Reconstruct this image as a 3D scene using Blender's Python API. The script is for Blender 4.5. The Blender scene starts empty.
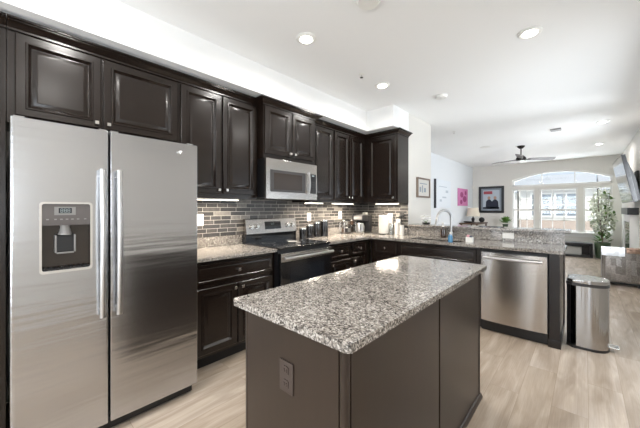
import bpy, bmesh, math, random
from mathutils import Vector, Matrix
random.seed(7)
SC = bpy.context.scene
COL = SC.collection
PI = math.pi

# ------------------------------------------------------------------ camera
cd = bpy.data.cameras.new('camera')
cam = bpy.data.objects.new('camera', cd)
COL.objects.link(cam)
cam.location = (2.863, 0.0, 1.309)
cam.rotation_euler = (PI / 2, 0, math.radians(42.746))
cd.sensor_width = 36.0
cd.lens = 286.5 / 640 * 36
cd.shift_y = -5.4 / 640
cd.clip_start = 0.02
cd.clip_end = 300
SC.camera = cam

# ------------------------------------------------------------------ world, sun, added fill lights, exposure
w = bpy.data.worlds.new('world')
SC.world = w
w.use_nodes = True
bg = w.node_tree.nodes['Background']
bg.inputs[0].default_value = (0.80, 0.90, 1.0, 1)
bg.inputs[1].default_value = 0.97

sd = bpy.data.lights.new('sun', 'SUN')
sd.energy = 4.5
sd.angle = math.radians(0.6)
sd.color = (1.0, 0.95, 0.86)
sun = bpy.data.objects.new('sun', sd)
COL.objects.link(sun)
sun.location = (-4, -12, 14)
sun.rotation_euler = Vector((0.28, 0.60, -0.75)).to_track_quat('-Z', 'Y').to_euler()


def area_light(name, loc, direction, sx, sy, power, color=(1, 1, 1), spread=180, parent=None, shape='RECTANGLE'):
    ld = bpy.data.lights.new(name, 'AREA')
    ld.shape = shape
    ld.size = sx
    ld.size_y = sy
    ld.energy = power
    ld.color = color
    ld.spread = math.radians(spread)
    o = bpy.data.objects.new(name, ld)
    COL.objects.link(o)
    o.location = loc
    o.rotation_euler = Vector(direction).to_track_quat('-Z', 'Y').to_euler()
    if parent is not None:
        o.parent = parent
        o.location = Vector(loc) - Vector(parent.location)
    return o


# added area light at the rear patio door, tilted up to brighten the ceiling
area_light('daylight_fill', (1.75, -3.12, 1.25), (0, 1, 0.7), 2.3, 2.2, 90, (0.88, 0.94, 1.0))
# added fill lights outside the added side windows, unseen on the right
area_light('daylight_fill', (3.80, -1.2, 1.45), (-1, 0.25, 0.8), 1.9, 1.2, 55, (0.90, 0.95, 1.0))
area_light('daylight_fill', (5.30, 4.2, 0.55), (-1, 0, 0.42), 4.0, 1.5, 185, (0.93, 0.97, 1.0))
# added unseen area lights standing in for open sky above the windows
area_light('daylight_fill', (5.40, 4.2, 3.70), (-1, 0, -0.62), 4.0, 1.6, 170, (0.90, 0.95, 1.0))
area_light('daylight_fill', (2.27, 14.2, 5.60), (0, -0.82, -0.70), 8.0, 3.0, 2300, (0.90, 0.95, 1.0))
area_light('daylight_fill', (4.40, 5.9, 1.65), (-0.62, 1.0, 0.0), 1.2, 1.3, 210, (0.94, 0.97, 1.0))  # added fill through the extra side window, aimed at the far wall
# added unseen area light below the far windows, brightens the living room ceiling
area_light('daylight_fill', (2.27, 14.5, -0.6), (0, -1, 0.45), 7.0, 2.0, 520, (0.93, 0.97, 1.0))

SC.view_settings.view_transform = 'Standard'
SC.view_settings.look = 'None'
SC.view_settings.gamma = 1.0
SC.view_settings.use_curve_mapping = False
SC.view_settings.exposure = 0.0
CAN_POWER = 12


# ------------------------------------------------------------------ materials
def lin(c):
    return tuple((x / 12.92 if x <= 0.04045 else ((x + 0.055) / 1.055) ** 2.4) for x in c)


def rgb(r, g, b):
    return lin((r / 255, g / 255, b / 255)) + (1,)


def mat(name, color, rough=0.5, metal=0.0, coat=0.0, spec=0.5, emit=None, estr=0.0, trans=0.0, aniso=0.0, sheen=0.0):
    m = bpy.data.materials.new(name)
    m.use_nodes = True
    b = m.node_tree.nodes['Principled BSDF']
    b.inputs['Base Color'].default_value = color
    b.inputs['Roughness'].default_value = rough
    b.inputs['Metallic'].default_value = metal
    b.inputs['Coat Weight'].default_value = coat
    b.inputs['Coat Roughness'].default_value = 0.15
    b.inputs['Specular IOR Level'].default_value = spec
    b.inputs['Transmission Weight'].default_value = trans
    b.inputs['Anisotropic'].default_value = aniso
    b.inputs['Sheen Weight'].default_value = sheen
    if emit:
        b.inputs['Emission Color'].default_value = emit
        b.inputs['Emission Strength'].default_value = estr
    m.diffuse_color = color
    return m


def nt(m):
    return m.node_tree.nodes, m.node_tree.links, m.node_tree.nodes['Principled BSDF']


def coords(m, scale=(1, 1, 1), rot=(0, 0, 0)):
    n, l, b = nt(m)
    tc = n.new('ShaderNodeTexCoord')
    mp = n.new('ShaderNodeMapping')
    mp.inputs['Scale'].default_value = scale
    mp.inputs['Rotation'].default_value = rot
    l.new(tc.outputs['Object'], mp.inputs['Vector'])
    return mp.outputs['Vector']


def ramp(m, fac, stops, interp='LINEAR'):
    n, l, b = nt(m)
    r = n.new('ShaderNodeValToRGB')
    r.color_ramp.interpolation = interp
    e = r.color_ramp.elements
    while len(e) < len(stops):
        e.new(0.5)
    for i, (p, c) in enumerate(stops):
        e[i].position = p
        e[i].color = c
    l.new(fac, r.inputs['Fac'])
    return r.outputs['Color']


def mix(m, fac, a, b2, mode='MIX'):
    n, l, b = nt(m)
    x = n.new('ShaderNodeMix')
    x.data_type = 'RGBA'
    x.blend_type = mode
    for sock, v in ((x.inputs[0], fac), (x.inputs[6], a), (x.inputs[7], b2)):
        if hasattr(v, 'is_linked'):
            l.new(v, sock)
        else:
            sock.default_value = v
    return x.outputs[2]


def noise(m, vec, scale, detail=3, rough=0.5):
    n, l, b = nt(m)
    x = n.new('ShaderNodeTexNoise')
    x.inputs['Scale'].default_value = scale
    x.inputs['Detail'].default_value = detail
    x.inputs['Roughness'].default_value = rough
    l.new(vec, x.inputs['Vector'])
    return x.outputs['Fac']


def bump(m, h, strength, dist):
    n, l, b = nt(m)
    x = n.new('ShaderNodeBump')
    x.inputs['Strength'].default_value = strength
    x.inputs['Distance'].default_value = dist
    l.new(h, x.inputs['Height'])
    l.new(x.outputs['Normal'], b.inputs['Normal'])


def wood_dark(name, base, rough):
    m = mat(name, base, rough, spec=0.46)
    n, l, b = nt(m)
    v = coords(m, (30, 30, 2))
    f = noise(m, v, 1.0, 2)
    c2 = tuple(x * 1.12 for x in base[:3]) + (1,)
    l.new(ramp(m, f, [(0.35, base), (0.75, c2)]), b.inputs['Base Color'])
    return m


def granite(name):
    m = mat(name, (0.4, 0.38, 0.35, 1), 0.12, spec=0.5)
    n, l, b = nt(m)
    v = coords(m)
    vo = n.new('ShaderNodeTexVoronoi')
    vo.inputs['Scale'].default_value = 190
    l.new(v, vo.inputs['Vector'])
    sep = n.new('ShaderNodeSeparateColor')
    l.new(vo.outputs['Color'], sep.inputs['Color'])
    cells = ramp(m, sep.outputs[0], [(0.0, rgb(26, 25, 25)), (0.20, rgb(74, 71, 69)), (0.36, rgb(128, 121, 114)),
                                     (0.56, rgb(172, 165, 157)), (0.78, rgb(212, 207, 200)), (0.95, rgb(52, 52, 56))], 'CONSTANT')
    f = noise(m, v, 62, 5, 0.75)
    fine = ramp(m, f, [(0.34, rgb(34, 31, 30)), (0.47, rgb(138, 131, 124)), (0.64, rgb(216, 211, 204))])
    c = mix(m, 0.38, cells, fine)
    big = noise(m, v, 5, 2)
    bigc = ramp(m, big, [(0.3, (0.80, 0.79, 0.78, 1)), (0.7, (1, 1, 1, 1))])
    l.new(mix(m, 1.0, c, bigc, 'MULTIPLY'), b.inputs['Base Color'])
    return m


def steel(name, color=(0.515, 0.52, 0.535, 1), rough=0.21, sc=(2, 1.0, 15), bs=0.16):
    m = mat(name, color, rough, metal=1.0)
    n, l, b = nt(m)
    v = coords(m, sc)
    bump(m, noise(m, v, 1.0, 2), bs, 0.02)
    return m


def tile(name, axis):
    # random-length glass and stone strip tiles with pale joints; axis = wall's horizontal axis
    m = mat(name, (0.1, 0.1, 0.1, 1), 0.28, spec=0.35)
    n, l, b = nt(m)
    tc = n.new('ShaderNodeTexCoord')
    sp = n.new('ShaderNodeSeparateXYZ')
    cb = n.new('ShaderNodeCombineXYZ')
    l.new(tc.outputs['Object'], sp.inputs[0])
    l.new(sp.outputs[axis], cb.inputs[0])
    l.new(sp.outputs[2], cb.inputs[1])
    br = n.new('ShaderNodeTexBrick')
    br.offset = 0.37
    br.offset_frequency = 2
    br.squash = 0.62
    br.squash_frequency = 3
    br.inputs['Color1'].default_value = (0, 0, 0, 1)
    br.inputs['Color2'].default_value = (1, 1, 1, 1)
    br.inputs['Mortar'].default_value = (0.5, 0.5, 0.5, 1)
    br.inputs['Scale'].default_value = 1.0
    br.inputs['Mortar Size'].default_value = 0.0022
    br.inputs['Mortar Smooth'].default_value = 0.1
    br.inputs['Bias'].default_value = 0.0
    br.inputs['Brick Width'].default_value = 0.19
    br.inputs['Row Height'].default_value = 0.044
    l.new(cb.outputs[0], br.inputs['Vector'])
    c = ramp(m, br.outputs['Color'], [(0.0, rgb(54, 52, 51)), (0.3, rgb(76, 73, 71)), (0.55, rgb(88, 85, 81)),
                                      (0.75, rgb(64, 62, 62)), (0.90, rgb(120, 116, 111))], 'CONSTANT')
    cv = noise(m, tc.outputs['Object'], 30, 3)
    cvr = ramp(m, cv, [(0.3, (0.8, 0.8, 0.8, 1)), (0.7, (1.15, 1.15, 1.15, 1))])
    c = mix(m, 1.0, c, cvr, 'MULTIPLY')
    c = mix(m, br.outputs['Fac'], c, rgb(176, 171, 164))
    l.new(c, b.inputs['Base Color'])
    inv = n.new('ShaderNodeMath')
    inv.operation = 'SUBTRACT'
    inv.inputs[0].default_value = 1
    l.new(br.outputs['Fac'], inv.inputs[1])
    bump(m, inv.outputs[0], 0.6, 0.002)
    return m


def planks(name):
    m = mat(name, (0.5, 0.4, 0.3, 1), 0.24, spec=0.5)
    n, l, b = nt(m)
    tc = n.new('ShaderNodeTexCoord')
    mp = n.new('ShaderNodeMapping')
    mp.inputs['Rotation'].default_value = (0, 0, PI / 2)
    l.new(tc.outputs['Object'], mp.inputs['Vector'])
    br = n.new('ShaderNodeTexBrick')
    br.offset = 0.41
    br.inputs['Color1'].default_value = (0, 0, 0, 1)
    br.inputs['Color2'].default_value = (1, 1, 1, 1)
    br.inputs['Mortar'].default_value = (0.3, 0.3, 0.3, 1)
    br.inputs['Scale'].default_value = 1.0
    br.inputs['Mortar Size'].default_value = 0.0012
    br.inputs['Brick Width'].default_value = 1.22
    br.inputs['Row Height'].default_value = 0.18
    l.new(mp.outputs[0], br.inputs['Vector'])
    tone = ramp(m, br.outputs['Color'], [(0, rgb(170, 155, 138)), (0.5, rgb(178, 163, 147)), (1, rgb(186, 172, 157))])
    mp2 = n.new('ShaderNodeMapping')
    mp2.inputs['Scale'].default_value = (11, 1.9, 1)
    l.new(tc.outputs['Object'], mp2.inputs['Vector'])
    wv = n.new('ShaderNodeTexNoise')
    wv.inputs['Scale'].default_value = 1.0
    wv.inputs['Detail'].default_value = 4
    wv.inputs['Distortion'].default_value = 0.9
    off = n.new('ShaderNodeVectorMath')
    off.operation = 'MULTIPLY_ADD'
    l.new(br.outputs['Color'], off.inputs[0])
    off.inputs[1].default_value = (13, 17, 5)
    l.new(mp2.outputs[0], off.inputs[2])
    l.new(off.outputs[0], wv.inputs['Vector'])
    g = ramp(m, wv.outputs['Fac'], [(0.30, (0.80, 0.78, 0.76, 1)), (0.5, (0.98, 0.975, 0.97, 1)), (0.66, (1.18, 1.19, 1.21, 1))])
    c = mix(m, 1.0, tone, g, 'MULTIPLY')
    mp3 = n.new('ShaderNodeMapping')
    mp3.inputs['Scale'].default_value = (160, 4, 1)
    l.new(tc.outputs['Object'], mp3.inputs['Vector'])
    fg = noise(m, mp3.outputs[0], 1.0, 3)
    fgc = ramp(m, fg, [(0.3, (0.90, 0.89, 0.88, 1)), (0.65, (1.03, 1.03, 1.03, 1))])
    c = mix(m, 1.0, c, fgc, 'MULTIPLY')
    c = mix(m, br.outputs['Fac'], c, rgb(146, 130, 114))
    l.new(c, b.inputs['Base Color'])
    bump(m, fg, 0.05, 0.002)
    return m


def paint(name, color, rough=0.65):
    m = mat(name, color, rough, spec=0.3)
    v = coords(m)
    bump(m, noise(m, v, 220, 2), 0.04, 0.002)
    return m


def pane_mat(name, tint=(0.97, 0.985, 1, 1), refl=0.07):
    m = bpy.data.materials.new(name)
    m.use_nodes = True
    n, l = m.node_tree.nodes, m.node_tree.links
    n.remove(n['Principled BSDF'])
    t = n.new('ShaderNodeBsdfTransparent')
    t.inputs[0].default_value = tint
    g = n.new('ShaderNodeBsdfGlossy')
    g.inputs['Roughness'].default_value = 0.02
    mx = n.new('ShaderNodeMixShader')
    mx.inputs[0].default_value = refl
    l.new(t.outputs[0], mx.inputs[1])
    l.new(g.outputs[0], mx.inputs[2])
    l.new(mx.outputs[0], n['Material Output'].inputs[0])
    return m


def fabric_patch(name):
    m = mat(name, (0.3, 0.3, 0.3, 1), 0.9, sheen=0.2)
    n, l, b = nt(m)
    v = coords(m, (17, 17, 8))
    vo = n.new('ShaderNodeTexVoronoi')
    vo.distance = 'CHEBYCHEV'
    vo.inputs['Randomness'].default_value = 0.35
    vo.inputs['Scale'].default_value = 1.0
    l.new(v, vo.inputs['Vector'])
    sep = n.new('ShaderNodeSeparateColor')
    l.new(vo.outputs['Color'], sep.inputs[0])
    c = ramp(m, sep.outputs[0], [(0, rgb(116, 110, 105)), (0.3, rgb(142, 136, 131)), (0.55, rgb(130, 123, 117)), (0.8, rgb(150, 146, 142))], 'CONSTANT')
    f = noise(m, coords(m), 90, 3)
    fc = ramp(m, f, [(0.35, (0.72, 0.72, 0.72, 1)), (0.65, (1.2, 1.2, 1.2, 1))])
    l.new(mix(m, 1.0, c, fc, 'MULTIPLY'), b.inputs['Base Color'])
    return m


def brick_wall(name):
    m = mat(name, (0.5, 0.3, 0.2, 1), 0.9)
    n, l, b = nt(m)
    tc = n.new('ShaderNodeTexCoord')
    sp = n.new('ShaderNodeSeparateXYZ')
    cb = n.new('ShaderNodeCombineXYZ')
    l.new(tc.outputs['Object'], sp.inputs[0])
    l.new(sp.outputs[0], cb.inputs[0])
    l.new(sp.outputs[2], cb.inputs[1])
    br = n.new('ShaderNodeTexBrick')
    br.inputs['Color1'].default_value = rgb(168, 150, 140)
    br.inputs['Color2'].default_value = rgb(186, 168, 158)
    br.inputs['Mortar'].default_value = rgb(200, 190, 180)
    br.inputs['Scale'].default_value = 4
    l.new(cb.outputs[0], br.inputs['Vector'])
    l.new(br.outputs['Color'], b.inputs['Base Color'])
    return m


M = dict(
    wall_lr=paint('living room wall paint', rgb(228, 231, 234)),
    wall=paint('wall paint', rgb(222, 219, 213)),
    wall_far=paint('far wall paint', rgb(228, 225, 219)),
    ceil=paint('ceiling paint', rgb(246, 246, 245)),
    trim=mat('white trim paint', rgb(236, 235, 232), 0.4),
    floor=planks('oak vinyl planks'),
    esp=wood_dark('espresso cabinet', rgb(28, 20, 15), 0.25),
    esp2=wood_dark('espresso panel', rgb(46, 36, 29), 0.30),
    kick=mat('toe kick black', rgb(22, 20, 19), 0.5),
    gran=granite('granite'),
    tile_y=tile('strip tile left', 1),
    tile_x=tile('strip tile back', 0),
    steel=steel('brushed steel'),
    steel_h=steel('brushed steel handle', (0.55, 0.545, 0.54, 1), 0.34, (9, 9, 9), 0.0),
    steel_d=steel('brushed steel dishwasher', (0.50, 0.47, 0.44, 1), 0.24, (5, 2, 2), 0.02),
    steel_can=steel('brushed steel can', (0.44, 0.43, 0.42, 1), 0.16, (26, 26, 0.3), 0.35),
    nickel=mat('satin nickel', (0.75, 0.73, 0.70, 1), 0.22, metal=1),
    chrome=mat('chrome', (0.80, 0.80, 0.80, 1), 0.08, metal=1),
    faucet=mat('faucet steel', (0.42, 0.415, 0.41, 1), 0.28, metal=1),
    blackgloss=mat('black glass', (0.008, 0.008, 0.009, 1), 0.05, coat=0.5),
    black=mat('black plastic', rgb(24, 24, 26), 0.35),
    blackmatte=mat('black matte', rgb(20, 20, 21), 0.6),
    dgrey=mat('dark grey plastic', rgb(62, 60, 60), 0.4),
    grey=mat('grey plastic', rgb(128, 126, 124), 0.4),
    white=mat('white plastic', rgb(236, 235, 230), 0.35),
    ceramic=mat('white ceramic', rgb(214, 210, 204), 0.15, coat=0.4),
    paper=paint('paper', rgb(208, 205, 200), 0.9),
    brownplastic=mat('brown outlet plastic', rgb(66, 56, 52), 0.35),
    dispcav=mat('dispenser cavity', rgb(60, 52, 46), 0.12),
    lcd=mat('lcd dark', rgb(28, 32, 38), 0.15),
    digit=mat('display digits', rgb(140, 150, 150), 0.4, emit=rgb(150, 165, 168), estr=0.3),
    ledlens=mat('downlight lens', (1, 1, 1, 1), 0.4, emit=(1.0, 0.97, 0.92, 1), estr=14),
    striplens=mat('light strip lens', (1, 1, 1, 1), 0.4, emit=(1.0, 0.90, 0.76, 1), estr=7),
    pane=pane_mat('window glass'),
    clear=pane_mat('clear jar glass', (0.9, 0.93, 0.93, 1), 0.12),
    amber=mat('amber bottle', rgb(52, 32, 20), 0.1, coat=0.5),
    green=mat('leaf green', rgb(96, 134, 62), 0.5),
    leaf_lit=mat('white-lit leaf', rgb(226, 230, 212), 0.5),  # leaf colour whitened to show light falling on it
    bark=mat('stem brown', rgb(110, 94, 74), 0.7),
    potgreen=mat('green glazed pot', rgb(66, 84, 60), 0.3),
    shade=mat('linen lamp shade', rgb(222, 211, 192), 0.8),
    patch=fabric_patch('patchwork fabric'),
    throw=mat('pale throw', rgb(240, 241, 244), 0.7, sheen=0.3),
    tan=mat('tan throw', rgb(168, 140, 122), 0.9),
    fanblade=mat('fan blade', rgb(128, 124, 124), 0.35),
    bronze=mat('dark bronze', rgb(40, 36, 34), 0.35, metal=0.6),
    screen=mat('tv screen', (0.012, 0.013, 0.015, 1), 0.07, spec=0.8, coat=0.6),
    pink=mat('pink print', rgb(202, 124, 170), 0.7),
    pinkd=mat('dark pink print', rgb(150, 58, 112), 0.7),
    canvas=mat('pale blue canvas', rgb(226, 232, 238), 0.8),
    canvasline=mat('grey canvas drawing', rgb(188, 198, 208), 0.8),
    frameblack=mat('black frame', rgb(44, 46, 50), 0.35),
    framewood=mat('weathered wood frame', rgb(120, 104, 92), 0.6),
    postergrey=mat('poster grey', rgb(140, 150, 160), 0.6),
    posternavy=mat('poster navy', rgb(38, 44, 62), 0.6),
    posterred=mat('poster red', rgb(170, 80, 90), 0.6),
    skin=mat('poster skin tone', rgb(186, 150, 132), 0.6),
    wood=mat('brown table wood', rgb(92, 70, 54), 0.45),
    teal=mat('blue dish soap', rgb(70, 130, 170), 0.2, coat=0.4),
    rose=mat('rose plastic', rgb(214, 160, 170), 0.5),
    navy=mat('navy plastic', rgb(48, 56, 84), 0.5),
    brick=brick_wall('brick'),
    petal=mat('white petals', rgb(246, 246, 244), 0.7),
    panelgrey=mat('control panel grey', rgb(92, 87, 86), 0.25),
    storage=mat('pale grey fabric', rgb(186, 186, 182), 0.8),
    siding=mat('pale siding', rgb(226, 224, 220), 0.9),
    roof=mat('grey shingles', rgb(172, 176, 182), 0.9),
    lawn=mat('pale paving', rgb(205, 205, 198), 0.95),
    blindglass=mat('house window glass', rgb(120, 130, 140), 0.1),
)

# ------------------------------------------------------------------ geometry helpers
ORIGIN = {}


def B():
    return bmesh.new()


def box(bm, x0, x1, y0, y1, z0, z1, bev=0.0, seg=2):
    if x1 < x0: x0, x1 = x1, x0
    if y1 < y0: y0, y1 = y1, y0
    if z1 < z0: z0, z1 = z1, z0
    vs = [bm.verts.new((x, y, z)) for x in (x0, x1) for y in (y0, y1) for z in (z0, z1)]
    fs = [(0, 1, 3, 2), (4, 6, 7, 5), (0, 4, 5, 1), (2, 3, 7, 6), (0, 2, 6, 4), (1, 5, 7, 3)]
    faces = [bm.faces.new([vs[i] for i in f]) for f in fs]
    if bev > 0:
        es = list({e for f in faces for e in f.edges})
        bmesh.ops.bevel(bm, geom=es, offset=bev, segments=seg, profile=0.5, affect='EDGES')
    return bm


def prism(bm, pts, plane, a, b, bev=0.0):
    """polygon pts extruded between a and b; plane 'XY' (along z), 'XZ' (along y), 'YZ' (along x)"""
    def P(p, t):
        return {'XY': (p[0], p[1], t), 'XZ': (p[0], t, p[1]), 'YZ': (t, p[0], p[1])}[plane]
    va = [bm.verts.new(P(p, a)) for p in pts]
    vb = [bm.verts.new(P(p, b)) for p in pts]
    n = len(pts)
    fs = [bm.faces.new(va), bm.faces.new(vb[::-1])]
    for i in range(n):
        fs.append(bm.faces.new((va[i], vb[i], vb[(i + 1) % n], va[(i + 1) % n])))
    if bev > 0:
        es = list({e for f in fs[:2] for e in f.edges})
        bmesh.ops.bevel(bm, geom=es, offset=bev, segments=2, profile=0.5, affect='EDGES')
    return bm


def lathe(bm, prof, c, axis='Z', seg=24, sx=1.0, sy=1.0):
    rs = []
    for r, h in prof:
        ring = []
        for k in range(seg):
            t = 2 * PI * k / seg
            a, b2 = r * math.cos(t) * sx, r * math.sin(t) * sy
            p = {'Z': (a, b2, h), 'X': (h, a, b2), 'Y': (a, h, b2)}[axis]
            ring.append(bm.verts.new((c[0] + p[0], c[1] + p[1], c[2] + p[2])))
        rs.append(ring)
    for i in range(len(rs) - 1):
        for k in range(seg):
            bm.faces.new((rs[i][k], rs[i][(k + 1) % seg], rs[i + 1][(k + 1) % seg], rs[i + 1][k]))
    bm.faces.new(rs[0][::-1])
    bm.faces.new(rs[-1])
    return bm


def tube(bm, pts, r, seg=10):
    pts = [Vector(p) for p in pts]
    n = len(pts)
    rr = r if isinstance(r, (list, tuple)) else [r] * n
    rings = []
    up = None
    for i, p in enumerate(pts):
        d = (pts[min(i + 1, n - 1)] - pts[max(i - 1, 0)]).normalized()
        if up is None:
            up = Vector((0, 0, 1)) if abs(d.z) < 0.9 else Vector((1, 0, 0))
        s = d.cross(up).normalized()
        up = s.cross(d).normalized()
        rings.append([bm.verts.new(p + (s * math.cos(2 * PI * k / seg) + up * math.sin(2 * PI * k / seg)) * rr[i]) for k in range(seg)])
    for i in range(n - 1):
        for k in range(seg):
            bm.faces.new((rings[i][k], rings[i][(k + 1) % seg], rings[i + 1][(k + 1) % seg], rings[i + 1][k]))
    bm.faces.new(rings[0][::-1])
    bm.faces.new(rings[-1])
    return bm


def blob(bm, c, s, u=12, v=8):
    m = Matrix.Translation(c) @ Matrix.Diagonal((s[0], s[1], s[2], 1))
    bmesh.ops.create_uvsphere(bm, u_segments=u, v_segments=v, radius=1.0, matrix=m)
    return bm


def facing(d, at):
    return {'+x': lambda u, v, w_: (at + w_, u, v), '-x': lambda u, v, w_: (at - w_, u, v),
            '-y': lambda u, v, w_: (u, at - w_, v), '+y': lambda u, v, w_: (u, at + w_, v),
            '+z': lambda u, v, w_: (u, v, at + w_)}[d]


def panel(bm, fn, u0, u1, v0, v1, prof):
    """concentric rectangular rings (inset, height): raised or recessed panel doors"""
    rings = []
    for ins, h in prof:
        rings.append([bm.verts.new(fn(u, v, h)) for u, v in ((u0 + ins, v0 + ins), (u1 - ins, v0 + ins), (u1 - ins, v1 - ins), (u0 + ins, v1 - ins))])
    for i in range(len(rings) - 1):
        for k in range(4):
            bm.faces.new((rings[i][k], rings[i][(k + 1) % 4], rings[i + 1][(k + 1) % 4], rings[i + 1][k]))
    bm.faces.new(rings[0][::-1])
    bm.faces.new(rings[-1])
    return bm


DOOR = [(0, 0), (0, 0.015), (0.005, 0.020), (0.044, 0.020), (0.047, 0.026), (0.056, 0.027), (0.066, 0.012), (0.072, 0.008), (0.080, 0.008), (0.092, 0.015), (0.100, 0.016)]
DRAWER = [(0, 0), (0, 0.014), (0.005, 0.020), (0.022, 0.020), (0.028, 0.014), (0.034, 0.014), (0.044, 0.018)]


def sweep(bm, path, prof, pre=None, post=None):
    """mitred moulding: profile (out, z) swept along a horizontal path; out is to the right of travel"""
    n = len(path)
    rings = []
    for i, p in enumerate(path):
        a = path[i - 1] if i > 0 else pre
        c = path[i + 1] if i < n - 1 else post
        p = Vector(p)
        d1 = (p - Vector(a)).normalized() if a is not None else None
        d2 = (Vector(c) - p).normalized() if c is not None else None
        d1 = d1 or d2
        d2 = d2 or d1
        n1, n2 = Vector((d1.y, -d1.x)), Vector((d2.y, -d2.x))
        m = (n1 + n2)
        m = m / (m.dot(n1)) if m.length > 1e-6 else n1
        rings.append([bm.verts.new((p.x + m.x * o, p.y + m.y * o, z)) for o, z in prof])
    k = len(prof)
    for i in range(n - 1):
        for j in range(k):
            bm.faces.new((rings[i][j], rings[i][(j + 1) % k], rings[i + 1][(j + 1) % k], rings[i + 1][j]))
    bm.faces.new(rings[0])
    bm.faces.new(rings[-1][::-1])
    return bm


def link(name, bm, m, parent=None, smooth=True, local=False):
    if parent is not None and not local:
        bmesh.ops.transform(bm, matrix=ORIGIN[parent.name].inverted(), verts=bm.verts)
    bmesh.ops.recalc_face_normals(bm, faces=bm.faces)
    me = bpy.data.meshes.new(name)
    bm.to_mesh(me)
    bm.free()
    if smooth:
        for p in me.polygons:
            p.use_smooth = True
        me.set_sharp_from_angle(angle=math.radians(32))
    me.materials.append(m)
    o = bpy.data.objects.new(name, me)
    COL.objects.link(o)
    if smooth:
        wn = o.modifiers.new('weighted_normal', 'WEIGHTED_NORMAL')
        wn.keep_sharp = True
        wn.weight = 100
    if parent is not None:
        o.parent = parent
        ORIGIN[o.name] = ORIGIN[parent.name]
    else:
        ORIGIN[o.name] = Matrix.Identity(4)
    return o


part = link


def tag(o, label, cat, group=None, kind=None):
    o['label'] = label
    o['category'] = cat
    if group: o['group'] = group
    if kind: o['kind'] = kind
    return o


def thing(name, label, cat, loc=(0, 0, 0), rz=0.0, group=None):
    o = bpy.data.objects.new(name, None)
    COL.objects.link(o)
    o.empty_display_size = 0.1
    o.location = loc
    o.rotation_euler = (0, 0, rz)
    ORIGIN[o.name] = Matrix.Translation(loc) @ Matrix.Rotation(rz, 4, 'Z')
    return tag(o, label, cat, group)


def single(name, bm, m, label, cat, loc=None, group=None, smooth=True):
    """a thing that is one mesh, its origin at loc"""
    if loc is not None:
        bmesh.ops.translate(bm, vec=-Vector(loc), verts=bm.verts)
    o = link(name, bm, m, None, smooth)
    if loc is not None:
        o.location = loc
        ORIGIN[o.name] = Matrix.Translation(loc)
    return tag(o, label, cat, group)


def struct(name, bm, m, parent=None, smooth=False):
    o = link(name, bm, m, parent, smooth)
    if parent is None:
        o['kind'] = 'structure'
    return o


def copy_thing(src, loc, label=None, rz=None, group=None):
    def rec(o, par):
        c = o.copy()
        COL.objects.link(c)
        ORIGIN[c.name] = Matrix.Identity(4)
        if par is not None:
            c.parent = par
        for ch in list(o.children):
            rec(ch, c)
        return c
    r = rec(src, None)
    r.location = loc
    if rz is not None: r.rotation_euler = (0, 0, rz)
    if label: r['label'] = label
    if group: r['group'] = group
    return r


# ------------------------------------------------------------------ room shell
RX, YF, YR, H = 3.588, 11.12, -3.0, 2.76     # right wall, far wall, rear wall, ceiling
XW, YB = 0.897, 4.10                         # end face and front of the wall block behind the corner cabinet
struct('floor', box(B(), -0.25, RX + 0.2, YR - 0.2, YF + 0.2, -0.12, 0.0), M['floor'])
struct('ceiling', box(B(), -0.25, RX + 0.2, YR - 0.2, YF + 0.2, H, H + 0.12), M['ceil'])
struct('wall_left', box(B(), -0.2, 0.0, YR - 0.2, YB, 0, H), M['wall'])
struct('wall_block', box(B(), -0.2, XW, YB, 4.973, 0, H), M['wall'])
struct('wall_living_left', box(B(), -0.25, -0.05, 4.973, YF + 0.2, 0, H), M['wall_lr'])
bm = B()
for a in ((YR - 0.2, -2.2, 0, H), (-0.2, 3.1, 0, H), (5.65, 5.95, 0, H), (7.15, YF + 0.2, 0, H), (5.95, 7.15, 0, 0.8), (5.95, 7.15, 2.2, H), (-2.2, -0.2, 0, 0.8), (-2.2, -0.2, 2.1, H), (3.1, 5.65, 0, 0.8), (3.1, 5.65, 2.2, H)):
    box(bm, RX, RX + 0.2, *a)
struct('wall_right', bm, M['wall'])
bm = B()
for a in ((3.1, 3.16, 0.8, 2.2), (5.59, 5.65, 0.8, 2.2), (3.16, 5.59, 0.8, 0.86), (3.16, 5.59, 2.14, 2.2), (4.345, 4.405, 0.86, 2.14)):
    box(bm, RX + 0.06, RX + 0.13, *a)
w6 = struct('window_6', bm, M['trim'])  # unseen window added to bring light onto the ceiling
struct('glass_pane', box(B(), RX + 0.09, RX + 0.096, 3.16, 5.59, 0.86, 2.14), M['pane'], w6)
bm = B()
for a in ((5.95, 6.01, 0.8, 2.2), (7.09, 7.15, 0.8, 2.2), (6.01, 7.09, 0.8, 0.86), (6.01, 7.09, 2.14, 2.2)):
    box(bm, RX + 0.06, RX + 0.13, *a)
w7 = struct('window_7', bm, M['trim'])  # unseen window added so the far wall gets light
struct('glass_pane', box(B(), RX + 0.09, RX + 0.096, 6.01, 7.09, 0.86, 2.14), M['pane'], w7)
bm = B()
for a in ((-2.2, -2.14, 0.8, 2.1), (-0.26, -0.2, 0.8, 2.1), (-2.14, -0.26, 0.8, 0.86), (-2.14, -0.26, 2.04, 2.1), (-1.23, -1.17, 0.86, 2.04)):
    box(bm, RX + 0.06, RX + 0.13, *a)
w5 = struct('window_5', bm, M['trim'])  # unseen window added as an opening for ceiling light
struct('glass_pane', box(B(), RX + 0.09, RX + 0.096, -2.14, -0.26, 0.86, 2.04), M['pane'], w5)
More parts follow.
